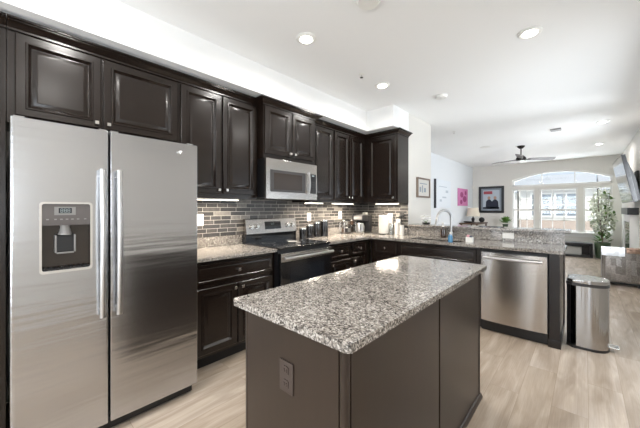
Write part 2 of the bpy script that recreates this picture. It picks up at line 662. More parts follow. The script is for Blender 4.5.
# rear wall with a sliding glass door behind the camera
bm = B()
box(bm, 0.0, 0.55, YR - 0.2, YR, 0, H)
box(bm, 2.95, RX, YR - 0.2, YR, 0, H)
box(bm, 0.55, 2.95, YR - 0.2, YR, 2.35, H)
struct('wall_rear', bm, M['wall'])
bm = B()
for a, b_ in ((0.55, 0.63), (1.71, 1.79), (2.87, 2.95)):
    box(bm, a, b_, YR - 0.12, YR - 0.04, 0, 2.35)
box(bm, 0.63, 2.87, YR - 0.12, YR - 0.04, 2.27, 2.35)
box(bm, 0.63, 2.87, YR - 0.12, YR - 0.04, 0, 0.08)
d1 = struct('door_1', bm, M['trim'])
struct('glass_pane', box(B(), 0.63, 2.87, YR - 0.085, YR - 0.079, 0.08, 2.27), M['pane'], d1)

# soffit above the wall cabinets
bm = B()
prism(bm, [(0, YR), (0.47, YR), (0.47, 3.62), (XW + 0.005, 3.62), (XW + 0.005, YB), (0, YB)], 'XY', 2.468, H)
struct('wall_soffit', bm, M['ceil'])

# far wall: three windows under one arched transom
WX = [(1.118, 1.722), (1.83, 2.72), (2.825, 3.42)]
WZ0, WZ1, TZ0 = 0.63, 1.93, 2.02
XA0, XA1 = 1.118, 3.42


def arch(x):
    c = (XA0 + XA1) / 2
    t = (x - c) / ((XA1 - XA0) / 2)
    return 2.225 + 0.235 * (1 - t * t)


bm = B()
T0, T1 = YF, YF + 0.2
box(bm, -0.05, XA0, T0, T1, 0, H)
box(bm, XA1, RX, T0, T1, 0, H)
box(bm, XA0, XA1, T0, T1, 0, WZ0)
box(bm, WX[0][1], WX[1][0], T0, T1, WZ0, WZ1)
box(bm, WX[1][1], WX[2][0], T0, T1, WZ0, WZ1)
box(bm, XA0, XA1, T0, T1, WZ1, TZ0)
N = 24
xs = [XA0 + (XA1 - XA0) * i / N for i in range(N + 1)]
prism(bm, [(XA0, H)] + [(x, arch(x)) for x in xs] + [(XA1, H)], 'XZ', T0, T1)
struct('wall_far', bm, M['wall_far'])


def window(i, x0, x1, muntin_cols, sash=True):
    bm = B()
    f = 0.045
    ya, yb = YF + 0.05, YF + 0.13
    for a, b_, c, d in ((x0, x0 + f, WZ0, WZ1), (x1 - f, x1, WZ0, WZ1), (x0 + f, x1 - f, WZ0, WZ0 + f), (x0 + f, x1 - f, WZ1 - f, WZ1)):
        box(bm, a, b_, ya, yb, c, d)
    o = struct('window_%d' % i, bm, M['trim'])
    zm = 1.27
    struct('meeting_rail', box(B(), x0 + f, x1 - f, ya, yb, zm - 0.03, zm + 0.03), M['trim'], o)
    bm = B()
    for (za, zb_) in ((WZ0 + f, zm - 0.03), (zm + 0.03, WZ1 - f)):
        for k in range(1, muntin_cols):
            xx = x0 + f + (x1 - x0 - 2 * f) * k / muntin_cols
            box(bm, xx - 0.010, xx + 0.010, ya + 0.03, yb - 0.03, za, zb_)
        zc = (za + zb_) / 2
        box(bm, x0 + f, x1 - f, ya + 0.03, yb - 0.03, zc - 0.010, zc + 0.010)
    struct('muntins', bm, M['trim'], o)
    struct('glass_pane', box(B(), x0 + f, x1 - f, ya + 0.037, ya + 0.043, WZ0 + f, WZ1 - f), M['pane'], o)
    return o


window(1, *WX[0], 3)
window(2, *WX[1], 3)
window(3, *WX[2], 3)
bm = B()
f = 0.045
ya, yb_ = YF + 0.05, YF + 0.13
outer = [(x, arch(x)) for x in xs]
inner = [(XA0 + f + (XA1 - XA0 - 2 * f) * i / N, arch(xs[i]) - f) for i in range(N + 1)]
for i in range(N):
    prism(bm, [outer[i], outer[i + 1], inner[i + 1], inner[i]], 'XZ', ya, yb_)
box(bm, XA0, XA0 + f, ya, yb_, TZ0, 2.20)
box(bm, XA1 - f, XA1, ya, yb_, TZ0, 2.20)
box(bm, XA0, XA1, ya, yb_, TZ0, TZ0 + f)
w4 = struct('window_4', bm, M['trim'])
bm = B()
for t in (1.885, 2.65):
    box(bm, t - 0.01, t + 0.01, ya + 0.03, yb_ - 0.03, TZ0 + f, arch(t) - f)
struct('muntins', bm, M['trim'], w4)
bm = B()
prism(bm, [(XA0 + f, TZ0 + f)] + inner + [(XA1 - f, TZ0 + f)], 'XZ', ya + 0.037, ya + 0.043)
struct('glass_pane', bm, M['pane'], w4)
# casing and sill round the windows
bm = B()
box(bm, XA0 - 0.02, XA1 + 0.02, YF - 0.07, YF, WZ0 - 0.05, WZ0, 0.006)
box(bm, XA0 - 0.0, XA1, YF - 0.02, YF, WZ0 - 0.13, WZ0 - 0.05)
struct('trim_1', bm, M['trim'])
bm = B()
box(bm, -0.05, RX, YF - 0.015, YF, 0, 0.11)
struct('baseboard_far', bm, M['trim'])
struct('baseboard_left', box(B(), -0.05, -0.035, 4.98, YF - 0.015, 0, 0.11), M['trim'])
struct('baseboard_right', box(B(), RX - 0.015, RX, YR, YF - 0.015, 0, 0.11), M['trim'])
struct('baseboard_block', box(B(), XW, XW + 0.015, 4.36, 4.98, 0, 0.11), M['trim'])

# tiled backsplash
struct('wall_tile_left', box(B(), 0.0, 0.008, 0.90, YB, 0.914, 1.42), M['tile_y'])
struct('wall_tile_back', box(B(), 0.008, XW, YB - 0.008, YB, 0.914, 1.42), M['tile_x'])

# peninsula half wall
struct('wall_peninsula', box(B(), XW, 2.70, 4.125, 4.29, 0, 1.0425), M['esp2'])

# ------------------------------------------------------------------ outside
struct('ground', box(B(), -60, 60, YF + 0.2, 120, -3.2, -3.0), M['lawn'])


def house(label, x0, x1, y, h, m, xs_, group, brick_to=None):
    t = thing('townhouse', label, 'house', ((x0 + x1) / 2, y, -3.0), 0, group)
    part('wall', box(B(), x0, x1, y, y + 8, -3.0, h), m, t)
    if brick_to is not None:
        part('brick_facing', box(B(), x0 + 0.02, x1 - 0.02, y - 0.05, y - 0.001, -3.0, brick_to), M['brick'], t)
    bm = B()
    prism(bm, [(y - 0.4, h), (y + 8.4, h), (y + 4, h + 1.3)], 'YZ', x0, x1)
    part('roof', bm, M['roof'], t)
    for z in (-2.2, 0.75):
        for xc in xs_:
            bm = B()
            for a, b_, c, d in ((-0.6, -0.5, 0, 1.6), (0.5, 0.6, 0, 1.6), (-0.5, 0.5, 0, 0.1), (-0.5, 0.5, 1.5, 1.6), (-0.5, 0.5, 0.76, 0.84), (-0.04, 0.04, 0.1, 1.5)):
                box(bm, xc + a, xc + b_, y - 0.10, y - 0.052, z + c, z + d)
            f_ = part('window', bm, M['trim'], t)
            part('pane', box(B(), xc - 0.5, xc + 0.5, y - 0.07, y - 0.055, z + 0.1, z + 1.5), M['blindglass'], f_)
    return t


house('pale sided townhouse outside, seen through the left window', -14, -0.6, 24, 2.4, M['siding'], (-11, -8, -5, -2.6), 'houses across the street')
house('townhouse with brick lower wall, seen through the middle window', -0.5, 3.4, 24, 2.55, M['siding'], (0.75, 2.0, ), 'houses across the street', 0.55)
house('pale sided townhouse outside, seen through the right window', 3.5, 14, 24, 2.4, M['siding'], (6.4, 9, 12), 'houses across the street')


# ------------------------------------------------------------------ cabinets
def knob(fn, u, v, w0, parent):
    bm = B()
    c = Vector(fn(u, v, w0))
    ax = (Vector(fn(u, v, w0 + 1)) - c)
    e1 = (Vector(fn(u + 1, v, w0)) - c)
    e2 = Vector((0, 0, 1))
    tube(bm, [c, c + ax * 0.014], 0.005, 8)
    s = 0.013
    bm2 = [(-s, -s), (s, -s), (s, s), (-s, s)]
    r = []
    for k, (h, q) in enumerate(((0.013, 0.75), (0.018, 1.0), (0.024, 1.0), (0.028, 0.8))):
        r.append([bm.verts.new(c + ax * h + e1 * (a * q) + e2 * (b_ * q)) for a, b_ in bm2])
    for i in range(3):
        for k in range(4):
            bm.faces.new((r[i][k], r[i][(k + 1) % 4], r[i + 1][(k + 1) % 4], r[i + 1][k]))
    bm.faces.new(r[0][::-1])
    bm.faces.new(r[-1])
    return part('knob', bm, M['nickel'], parent, smooth=False)


CROWN = [(0.0, 2.385), (0.012, 2.385), (0.012, 2.397), (0.022, 2.402), (0.040, 2.418), (0.056, 2.426), (0.056, 2.430), (0.070, 2.434), (0.070, 2.444), (0.0, 2.444)]


def upper(label, y0, y1, z0, doors, xf=0.324, z1=2.444, x0=0.002, knobs='pair', crown=None, knob_z=None, dz1=2.376):
    t = thing('wall_cabinet', label, 'cabinet', (x0, (y0 + y1) / 2, z0))
    part('cabinet_body', box(B(), x0, xf, y0 + 0.0005, y1 - 0.0005, z0, z1 - 0.001), M['esp'], t)
    fn = facing('+x', xf)
    for i, (a, b_) in enumerate(doors):
        d = part('door', panel(B(), fn, a, b_, z0 + 0.045, dz1, DOOR), M['esp'], t)
        if len(doors) == 2:
            u = b_ - 0.028 if i == 0 else a + 0.028
        else:
            u = a + 0.03
        if knobs:
            knob(fn, u, z0 + 0.045 + 0.035, 0.020, d)
    if crown:
        bm = B()
        sweep(bm, crown[0], [(o + 0.0, z) for o, z in CROWN], crown[1], crown[2])
        part('crown_moulding', bm, M['esp'], t)
    return t


X1 = 0.326
# crown paths run toward -y so that "right of travel" is... (+x when travelling -y is left), hence reversed paths
upper('dark espresso wall cabinet at far left edge, cut off by the frame', -0.75, -0.016, 1.83, [(-0.735, -0.40), (-0.39, -0.05)],
      crown=([(X1, -0.75), (X1, -0.016)], None, None))
upper('dark espresso two-door wall cabinet above the refrigerator', -0.014, 0.975, 1.83, [(0.02, 0.440), (0.453, 0.962)],
      crown=([(X1, -0.014), (X1, 0.975)], None, None))
upper('tall dark two-door wall cabinet between refrigerator and microwave', 0.977, 1.768, 1.405, [(0.99, 1.352), (1.374, 1.752)],
      crown=([(X1, 0.977), (X1, 1.768)], None, None))
upper('dark two-door wall cabinet directly above the microwave, standing proud', 1.772, 2.536, 1.835, [(1.786, 2.148), (2.160, 2.522)], xf=0.43,
      crown=([(X1, 1.772), (0.432, 1.772), (0.432, 2.536), (X1, 2.536)], None, None), dz1=2.380)
upper('tall dark single-door wall cabinet just right of the microwave', 2.540, 3.012, 1.39, [(2.60, 2.998)],
      crown=([(X1, 2.540), (X1, 3.012)], None, None))
upper('tall dark two-door wall cabinet running into the kitchen corner', 3.014, 4.088, 1.39, [(3.03, 3.362), (3.384, 3.72)],
      crown=([(X1, 3.014), (X1, 3.765)], None, (1.0, 3.765)))
# cabinet on the back wall
t = thing('wall_cabinet', 'dark single-door corner cabinet on back wall, its side facing the living room', 'cabinet', (0.62, 3.93, 1.39))
part('cabinet_body', box(B(), 0.328, XW - 0.002, 3.767, 4.088, 1.39, 2.443), M['esp'], t)
fn = facing('-y', 3.767)
d = part('door', panel(B(), fn, 0.415, 0.868, 1.435, 2.376, DOOR), M['esp'], t)
knob(fn, 0.838, 1.47, 0.020, d)
bm = B()
sweep(bm, [(0.326, 3.765), (XW, 3.765), (XW, YB - 0.001)], CROWN, (0.326, 3.0), None)
part('crown_moulding', bm, M['esp'], t)
part('side_panel', box(B(), XW - 0.002, XW + 0.004, 3.767, 4.098, 1.39, 2.385), M['esp'], t)
# strip filler up to the soffit
bm = B()
prism(bm, [(0.01, -0.75), (0.34, -0.75), (0.34, 3.75), (XW - 0.01, 3.75), (XW - 0.01, YB - 0.001), (0.01, YB - 0.001)], 'XY', 2.4445, 2.4675)
struct('trim_2', bm, M['wall'])


def base_cab(label, u0, u1, face, at, back, drawers, doors, knob_side, false=False):
    """face '+x' (front plane x=at) or '-y' (front plane y=at)"""
    fn = facing(face, at)
    s = 1 if face == '+x' else -1
    c = (at, (u0 + u1) / 2, 0) if face == '+x' else ((u0 + u1) / 2, at, 0)
    t = thing('base_cabinet', label, 'cabinet', c)
    if face == '+x':
        part('cabinet_body', box(B(), back, at, u0, u1, 0.11, 0.8835), M['esp'], t)
        part('toe_kick', box(B(), back, at - 0.07, u0, u1, 0.0, 0.11), M['kick'], t)
    else:
        bm = B()
        if false:
            box(bm, u0, u1, at, at + 0.02, 0.11, 0.8835)
            box(bm, u0, u0 + 0.018, at + 0.02, back, 0.11, 0.8835)
            box(bm, u1 - 0.018, u1, at + 0.02, back, 0.11, 0.8835)
            box(bm, u0 + 0.018, u1 - 0.018, at + 0.02, back, 0.11, 0.13)
            box(bm, u0 + 0.018, u1 - 0.018, back - 0.012, back, 0.13, 0.8835)
        else:
            box(bm, u0, u1, at, back, 0.11, 0.8835)
        part('cabinet_body', bm, M['esp'], t)
        part('toe_kick', box(B(), u0, u1, at + 0.07, back, 0.0, 0.11), M['kick'], t)
    for a, b_ in drawers:
        d = part('false_front' if false else 'drawer_front', panel(B(), fn, a, b_, 0.70, 0.858, DRAWER), M['esp'], t)
        if not false:
            knob(fn, (a + b_) / 2, 0.779, 0.018, d)
    for i, (a, b_) in enumerate(doors):
        d = part('door', panel(B(), fn, a, b_, 0.135, 0.665, DOOR), M['esp'], t)
        left = (i % 2 == 1) if len(doors) == 2 else (knob_side == 'l')
        knob(fn, a + 0.03 if left else b_ - 0.03, 0.625, 0.020, d)
    return t


base_cab('dark base cabinet with one wide drawer and two doors, between refrigerator and range', 0.930, 1.768, '+x', 0.615, 0.01,
         [(0.985, 1.735)], [(0.985, 1.350), (1.362, 1.735)], 'r')
base_cab('dark base cabinet with drawer and door, first right of the range', 2.540, 3.018, '+x', 0.615, 0.01, [(2.60, 2.995)], [(2.60, 2.995)], 'l')
base_cab('dark base cabinet with drawer and door, nearest the inside corner', 3.020, 3.475, '+x', 0.615, 0.01, [(3.04, 3.375)], [(3.04, 3.375)], 'l')
base_cab('dark base cabinet with drawer, left of the sink front', 0.64, 1.055, '-y', 3.477, 4.088, [(0.70, 1.035)], [(0.70, 1.035)], 'r')
base_cab('wide dark sink base cabinet with plain false drawer front', 1.057, 2.030, '-y', 3.477, 4.088, [(1.085, 1.99)], [(1.085, 1.53), (1.545, 1.99)], 'r', True)
# peninsula end panel
t = thing('end_panel', 'black end panel with stepped edge closing the peninsula beside dishwasher', 'panel', (2.65, 3.8, 0))
bm = B()
box(bm, 2.612, 2.692, 3.470, 4.120, 0.0, 0.8835, 0.002)
part('panel_board', bm, M['esp'], t)
bm = B()
box(bm, 2.606, 2.702, 3.458, 4.120, 0.0, 0.075, 0.004)
part('plinth', bm, M['esp'], t)

# ------------------------------------------------------------------ worktops
def slab_outline(pts, z0, z1, bev=0.006):
    return prism(B(), pts, 'XY', z0, z1, bev)


t = thing('granite_worktop', 'speckled granite worktop between refrigerator and range', 'worktop', (0.33, 1.34, 0.876))
part('slab', slab_outline([(0.009, 0.920), (0.655, 0.920), (0.655, 1.770), (0.009, 1.770)], 0.884, 0.914), M['gran'], t)
part('upstand', box(B(), 0.009, 0.030, 0.920, 1.770, 0.914, 1.016, 0.002), M['gran'], t)

SX0, SX1, SY0, SY1 = 1.16, 1.80, 3.57, 3.96
t = thing('granite_worktop', 'long L-shaped granite worktop holding the sink', 'worktop', (1.4, 3.8, 0.876))
bm = B()
Y0, Y1, XE = 3.447, 4.098, 2.722
def prism_nobev(pts, a, b_): prism(bm, pts, 'XY', a, b_)
# pieces share edges so the top reads as one slab with a sink cut-out
prism_nobev([(0.009, 2.540), (0.655, 2.540), (0.655, Y0), (0.009, Y0)], 0.884, 0.914)
prism_nobev([(0.009, Y0), (SX0, Y0), (SX0, Y1 - 0.007), (0.009, Y1 - 0.007)], 0.884, 0.914)
prism_nobev([(SX0, Y0), (SX1, Y0), (SX1, SY0), (SX0, SY0)], 0.884, 0.914)
prism_nobev([(SX0, SY1), (SX1, SY1), (SX1, Y1 - 0.007), (SX0, Y1 - 0.007)], 0.884, 0.914)
prism_nobev([(SX1, Y0), (XE - 0.02, Y0), (XE, Y0 + 0.02), (XE, Y1 - 0.007), (SX1, Y1 - 0.007)], 0.884, 0.914)
part('slab', bm, M['gran'], t, smooth=False)
bm = B()
box(bm, 0.009, 0.030, 2.540, 4.091, 0.914, 1.016, 0.002)
box(bm, 0.030, XW - 0.002, 4.070, 4.091, 0.914, 1.016, 0.002)
part('upstand', bm, M['gran'], t)

t = thing('bar_ledge', 'raised granite bar ledge with speckled splash above the sink counter', 'bar', (1.8, 4.2, 0.914))
part('splash', box(B(), XW + 0.002, 2.706, 4.100, 4.124, 0.915, 1.0425), M['gran'], t)
part('ledge_slab', slab_outline([(XW + 0.002, 4.065), (2.752, 4.065), (2.752, 4.45), (XW + 0.002, 4.45)], 1.043, 1.070, 0.004), M['gran'], t)

# island
IX0, IX1, IY0, IY1 = 1.742, 2.372, 0.654, 2.225
bm = B()
def rounded(x0, x1, y0, y1, r, n=5):
    pts = []
    for cx, cy, a0 in ((x1 - r, y1 - r, 0), (x0 + r, y1 - r, PI / 2), (x0 + r, y0 + r, PI), (x1 - r, y0 + r, 1.5 * PI)):
        for k in range(n + 1):
            a = a0 + PI / 2 * k / n
            pts.append((cx + r * math.cos(a), cy + r * math.sin(a)))
    return pts
t = thing('island_worktop', 'large speckled granite slab on top of the island', 'worktop', (2.05, 1.44, 0.88))
part('slab', prism(B(), rounded(IX0, IX1, IY0, IY1, 0.013), 'XY', 0.892, 0.920, 0.004), M['gran'], t)
bx0, bx1, by0, by1 = 1.782, 2.330, 0.692, 2.205
t = thing('kitchen_island', 'freestanding dark brown island cabinet with flat panels', 'island', (2.05, 1.44, 0))
part('cabinet_body', box(B(), bx0 + 0.004, bx1 - 0.012, by0 + 0.012, by1 - 0.012, 0.0, 0.891), M['esp2'], t)
part('end_panel', box(B(), bx0 + 0.018, bx1 - 0.03, by0 + 0.002, by0 + 0.014, 0.0, 0.8915), M['esp2'], t)
part('corner_post', prism(B(), rounded(bx1 - 0.030, bx1, by0, by0 + 0.030, 0.012), 'XY', 0.0, 0.8915), M['esp2'], t)
part('corner_post', prism(B(), rounded(bx0, bx0 + 0.018, by0, by0 + 0.018, 0.005), 'XY', 0.0, 0.8915), M['esp2'], t)
part('side_panel', box(B(), bx1 - 0.012, bx1 - 0.002, by0 + 0.031, 1.455, 0.0, 0.8915, 0.002), M['esp2'], t)
part('side_panel', box(B(), bx1 - 0.012, bx1 - 0.002, 1.471, by1 - 0.016, 0.0, 0.8915, 0.002), M['esp2'], t)
part('corner_post', box(B(), bx1 - 0.014, bx1 + 0.002, by1 - 0.015, by1, 0.0, 0.8915, 0.002), M['esp2'], t)
part('shoe_moulding', prism(B(), [(bx1 - 0.002, 0), (bx1 + 0.014, 0), (bx1 + 0.014, 0.012), (bx1 + 0.006, 0.03), (bx1 - 0.002, 0.034)], 'XZ', 1.471, by1 + 0.012), M['esp2'], t)
o = part('outlet', box(B(), 2.02, 2.093, by0 - 0.004, by0 + 0.002, 0.633, 0.748, 0.002), M['brownplastic'], t)
for zc in (0.665, 0.715):
    bm = B()
    prism(bm, rounded(2.040, 2.073, zc - 0.016, zc + 0.016, 0.008), 'XZ', by0 - 0.0065, by0 - 0.003)
    for dx in (-0.007, 0.007):
        box(bm, 2.0565 + dx - 0.0018, 2.0565 + dx + 0.0018, by0 - 0.0085, by0 - 0.0064, zc - 0.006, zc + 0.006)
    part('socket', bm, M['brownplastic'], o)

# ------------------------------------------------------------------ refrigerator
t = thing('refrigerator', 'stainless side-by-side refrigerator with ice and water dispenser', 'refrigerator', (0.45, 0.45, 0))
part('cabinet_body', box(B(), 0.02, 0.775, 0.012, 0.890, 0.05, 1.735, 0.004), M['dgrey'], t)
XF = 0.848


def fridge_door(y0, y1, cut=None):
    bm = B()
    z0, z1 = 0.075, 1.754
    n = 8
    def xx(y):
        s = (y - y0) / (y1 - y0)
        return XF - 0.010 * (2 * s - 1) ** 4
    pts = [(0.782, y0 + 0.004)] + [(xx(y0 + (y1 - y0) * k / n) - (0.006 if k in (0, n) else 0), y0 + (y1 - y0) * k / n) for k in range(n + 1)] + [(0.782, y1 - 0.004)]
    prism(bm, pts, 'XY', z0, z1)
    return bm


# freezer door is built round its dispenser recess
DY0, DY1, DZ0, DZ1 = 0.105, 0.306, 0.985, 1.335
bm = B()
z0, z1, ya_, yb2 = 0.075, 1.754, 0.0, 0.386
def slab_x(y0, y1, z0, z1):
    box(bm, 0.782, XF, y0, y1, z0, z1)
rim = rounded(ya_, yb2, z0, z1, 0.012, 3)
hole = [(DY0, DZ0), (DY1, DZ0), (DY1, DZ1), (DY0, DZ1)]
def edge_col(y0, y1, side):
    r = 0.010
    arc = [(XF - r + r * math.cos(q), r * math.sin(q)) for q in [PI / 2 * k / 5 for k in range(6)]]
    if side < 0:
        pts = [(0.782, y1), (XF, y1)] + [(x, y0 + r - dy) for x, dy in arc] + [(0.782, y0)]
    else:
        pts = [(0.782, y0), (XF, y0)] + [(x, y1 - r + dy) for x, dy in arc] + [(0.782, y1)]
    prism(bm, pts, 'XY', z0, z1)
edge_col(ya_, DY0, -1)
edge_col(DY1, yb2, 1)
slab_x(DY0, DY1, z0, DZ0)
slab_x(DY0, DY1, DZ1, z1)
fd = part('freezer_door', bm, M['steel'], t)
bm = B()
rr = 0.02
o_ = rounded(DY0 - 0.006, DY1 + 0.006, DZ0 - 0.010, DZ1 + 0.008, 0.016, 4)
i_ = rounded(DY0 + 0.004, DY1 - 0.004, DZ0 + 0.004, DZ1 - 0.002, 0.010, 4)
for k in range(len(o_)):
    k2 = (k + 1) % len(o_)
    prism(bm, [o_[k], o_[k2], i_[k2], i_[k]], 'YZ', XF - 0.004, XF + 0.004)
part('dispenser_bezel', bm, M['chrome'], fd)
part('control_panel', prism(B(), [(XF - 0.045, 1.222), (XF - 0.001, 1.222), (XF + 0.003, 1.28), (XF - 0.002, 1.332), (XF - 0.045, 1.332)], 'XZ', DY0 + 0.003, DY1 - 0.003), M['panelgrey'], fd)
bm = B()
box(bm, 0.786, 0.792, DY0 + 0.002, DY1 - 0.002, DZ0 + 0.002, 1.224)
box(bm, 0.792, XF - 0.006, DY0 + 0.0005, DY0 + 0.005, DZ0 + 0.002, 1.224)
box(bm, 0.792, XF - 0.006, DY1 - 0.005, DY1 - 0.0005, DZ0 + 0.002, 1.224)
part('dispenser_recess', bm, M['dispcav'], fd)
bm = B()
box(bm, 0.792, XF - 0.002, DY0 + 0.006, DY1 - 0.006, DZ0 + 0.004, DZ0 + 0.012)
for k in range(9):
    yy = DY0 + 0.014 + k * 0.0205
    box(bm, 0.80, XF - 0.004, yy, yy + 0.009, DZ0 + 0.012, DZ0 + 0.018)
part('drip_tray', bm, M['black'], fd)
bm = B()
lathe(bm, [(0.030, 0), (0.026, 0.012), (0.020, 0.040), (0.022, 0.055)], (0.818, 0.2, 1.17), 'Z', 16)
part('spout', bm, M['grey'], fd)
bm = B()
prism(bm, [(0.795, 1.175), (0.832, 1.165), (0.838, 1.085), (0.830, 1.075), (0.80, 1.08)], 'XZ', 0.162, 0.238, 0.003)
part('paddle', bm, M['black'], fd)
bm = B()
for a in ((0.158, 0.166), (0.234, 0.242)):
    box(bm, 0.80, 0.842, a[0], a[1], 1.078, 1.17, 0.002)
box(bm, 0.80, 0.842, 0.166, 0.234, 1.072, 1.080)
part('paddle_frame', bm, M['grey'], fd)
part('display', box(B(), XF + 0.0015, XF + 0.004, 0.155, 0.240, 1.275, 1.318), M['grey'], fd)
part('lcd_window', box(B(), XF + 0.004, XF + 0.0045, 0.172, 0.224, 1.285, 1.312), M['lcd'], fd)
bm = B()
for yy in (0.179, 0.193, 0.207):
    for zz in (1.2895, 1.2985, 1.3075):
        box(bm, XF + 0.0045, XF + 0.0050, yy + 0.001, yy + 0.009, zz - 0.0008, zz + 0.0008)
    for dy in (0.0, 0.0085):
        box(bm, XF + 0.0045, XF + 0.0050, yy + dy, yy + dy + 0.0015, 1.2895, 1.3075)
part('display_digits', bm, M['digit'], fd)
for yy in (0.125, 0.155, 0.178, 0.20, 0.222, 0.245, 0.275):
    part('button', box(B(), XF + 0.0005, XF + 0.0035, yy, yy + 0.010, 1.250, 1.256), M['grey'], fd)


def fridge_handle(y, parent, s):
    bm = B()
    pts = []
    zs = [0.70, 0.76, 0.85, 1.0, 1.1, 1.25, 1.38, 1.47, 1.53]
    for z in zs:
        k = (z - 1.115) / 0.415
        pts.append((XF + 0.052 - 0.016 * k * k, y, z))
    tube(bm, pts, 0.0155, 12)
    for z in (0.735, 1.495):
        tube(bm, [(XF - 0.002, y, z), (XF + 0.042, y, z)], 0.011, 10)
    part('handle', bm, M['steel_h'], parent)


fridge_handle(0.352, fd, -1)
bm = B()
box(bm, 0.782, XF, 0.394, 0.902, 0.075, 1.754, 0.006)
rd = part('fridge_door', bm, M['steel'], t)
fridge_handle(0.430, rd, 1)
# round emblem: ring with a looping monogram
bm = B()
EY, EZ = 0.78, 1.688
ring = [(XF + 0.001, EY + 0.017 * math.cos(2 * PI * k / 24), EZ + 0.017 * math.sin(2 * PI * k / 24)) for k in range(25)]
tube(bm, ring, 0.0018, 6)
for sx in (-1, 1):
    lp = [(XF + 0.001, EY + sx * 0.005 + 0.005 * math.cos(a), EZ + 0.008 * math.sin(a)) for a in [0.9 + k * 0.5 for k in range(10)]]
    tube(bm, lp, 0.0012, 6)
part('emblem', bm, M['chrome'], rd)
bm = B()
box(bm, 0.70, 0.80, 0.02, 0.882, 0.012, 0.070)
part('base_grille', bm, M['black'], t)
for yy in (0.06, 0.84):
    part('foot', lathe(B(), [(0.02, 0), (0.02, 0.03)], (0.74, yy, 0.0), 'Z', 12), M['black'], t)
    part('foot', lathe(B(), [(0.02, 0), (0.02, 0.052)], (0.10, yy, 0.0), 'Z', 12), M['black'], t)
for yy in (0.03, 0.365, 0.42, 0.865):
    part('hinge_cover', box(B(), 0.735, 0.815, yy - 0.02, yy + 0.02, 1.7545, 1.768, 0.003), M['grey'], t)
# dark end panel boxing in the refrigerator
single('side_panel', box(B(), 0.002, 0.62, -0.045, -0.016, 0, 1.828), M['esp'], 'dark vertical panel at the left edge beside the refrigerator', 'panel', (0.3, -0.03, 0))

# ------------------------------------------------------------------ range
RY0, RY1 = 1.774, 2.534
t = thing('electric_range', 'stainless and black electric range with glass cooktop', 'stove', (0.35, 2.154, 0))
part('oven_body', box(B(), 0.035, 0.660, RY0, RY1, 0.02, 0.905), M['black'], t)
part('cooktop', box(B(), 0.035, 0.690, RY0 - 0.0, RY1 + 0.0, 0.905, 0.926, 0.004), M['blackgloss'], t)
for cx, cy, r in ((0.27, 1.96, 0.075), (0.27, 2.35, 0.095), (0.53, 1.96, 0.105), (0.53, 2.35, 0.075)):
    ringp = [(cx + r * math.cos(2 * PI * k / 32), cy + r * math.sin(2 * PI * k / 32), 0.9262) for k in range(33)]
    part('burner_ring', tube(B(), ringp, 0.0015, 4), M['dgrey'], t)
cp = part('control_panel', prism(B(), [(0.035, 1.022), (0.115, 1.022), (0.085, 1.185), (0.070, 1.192), (0.035, 1.192)], 'XZ', RY0 + 0.004, RY1 - 0.004, 0.003), M['steel_d'], t)
part('riser', box(B(), 0.035, 0.100, RY0 + 0.004, RY1 - 0.004, 0.926, 1.022), M['blackgloss'], t)


def on_cp(y, z, off):
    k = (z - 1.022) / (1.185 - 1.022)
    return Vector((0.115 - 0.03 * k, y, z)) + Vector((0.983, 0, 0.181)) * off


for y in (1.850, 1.925, 2.385, 2.460):
    bm = B()
    p0, p1, p2 = on_cp(y, 1.105, 0), on_cp(y, 1.105, 0.008), on_cp(y, 1.105, 0.03)
    tube(bm, [p0, p1, p1 + (p1 - p0) * 0.05, p2, p2 + (p1 - p0) * 0.2], [0.029, 0.029, 0.023, 0.021, 0.016], 18)
    k = part('knob', bm, M['nickel'], cp)
bm = B()
v = [on_cp(y, z, o_) for o_ in (-0.002, 0.002) for (y, z) in ((2.035, 1.065), (2.275, 1.065), (2.275, 1.155), (2.035, 1.155))]
vs = [bm.verts.new(p) for p in v]
for fidx in ((0, 1, 2, 3), (7, 6, 5, 4), (0, 4, 5, 1), (1, 5, 6, 2), (2, 6, 7, 3), (3, 7, 4, 0)):
    bm.faces.new([vs[i] for i in fidx])
dp = part('display', bm, M['blackgloss'], cp)
bm = B()
for k, yy in enumerate((2.13, 2.148, 2.166)):
    c = on_cp(yy, 1.125, 0.003)
    for dz in (-0.008, 0, 0.008):
        box(bm, c.x - 0.0008, c.x + 0.0008, yy - 0.005, yy + 0.005, c.z + dz - 0.001, c.z + dz + 0.001)
part('display_digits', bm, M['digit'], dp)
od = part('oven_door', box(B(), 0.664, 0.700, RY0 + 0.004, RY1 - 0.004, 0.235, 0.870, 0.005), M['blackgloss'], t)
part('door_window', box(B(), 0.7002, 0.7025, RY0 + 0.13, RY1 - 0.13, 0.36, 0.72), M['lcd'], od)
part('door_trim', box(B(), 0.7002, 0.706, RY0 + 0.006, RY1 - 0.006, 0.785, 0.868, 0.002), M['steel_d'], od)
bm = B()
hp = [(0.745, RY0 + 0.02 + (RY1 - RY0 - 0.04) * k / 10, 0.825) for k in range(11)]
tube(bm, hp, 0.013, 12)
for yy in (RY0 + 0.06, RY1 - 0.06):
    tube(bm, [(0.700, yy, 0.825), (0.742, yy, 0.825)], 0.010, 8)
part('handle', bm, M['steel_h'], od)
part('storage_drawer', box(B(), 0.664, 0.698, RY0 + 0.004, RY1 - 0.004, 0.065, 0.225, 0.004), M['steel_d'], t)
for xx in (0.08, 0.62):
    for yy in (RY0 + 0.05, RY1 - 0.05):
        part('foot', lathe(B(), [(0.018, 0), (0.018, 0.022)], (xx, yy, 0), 'Z', 10), M['black'], t)
bm = B()
lathe(bm, [(0.030, 0), (0.048, 0.003), (0.056, 0.012), (0.053, 0.012), (0.045, 0.006), (0.004, 0.005)], (0.43, 2.17, 0.9285), 'Z', 20)
box(bm, 0.47, 0.555, 2.158, 2.182, 0.934, 0.941, 0.002)
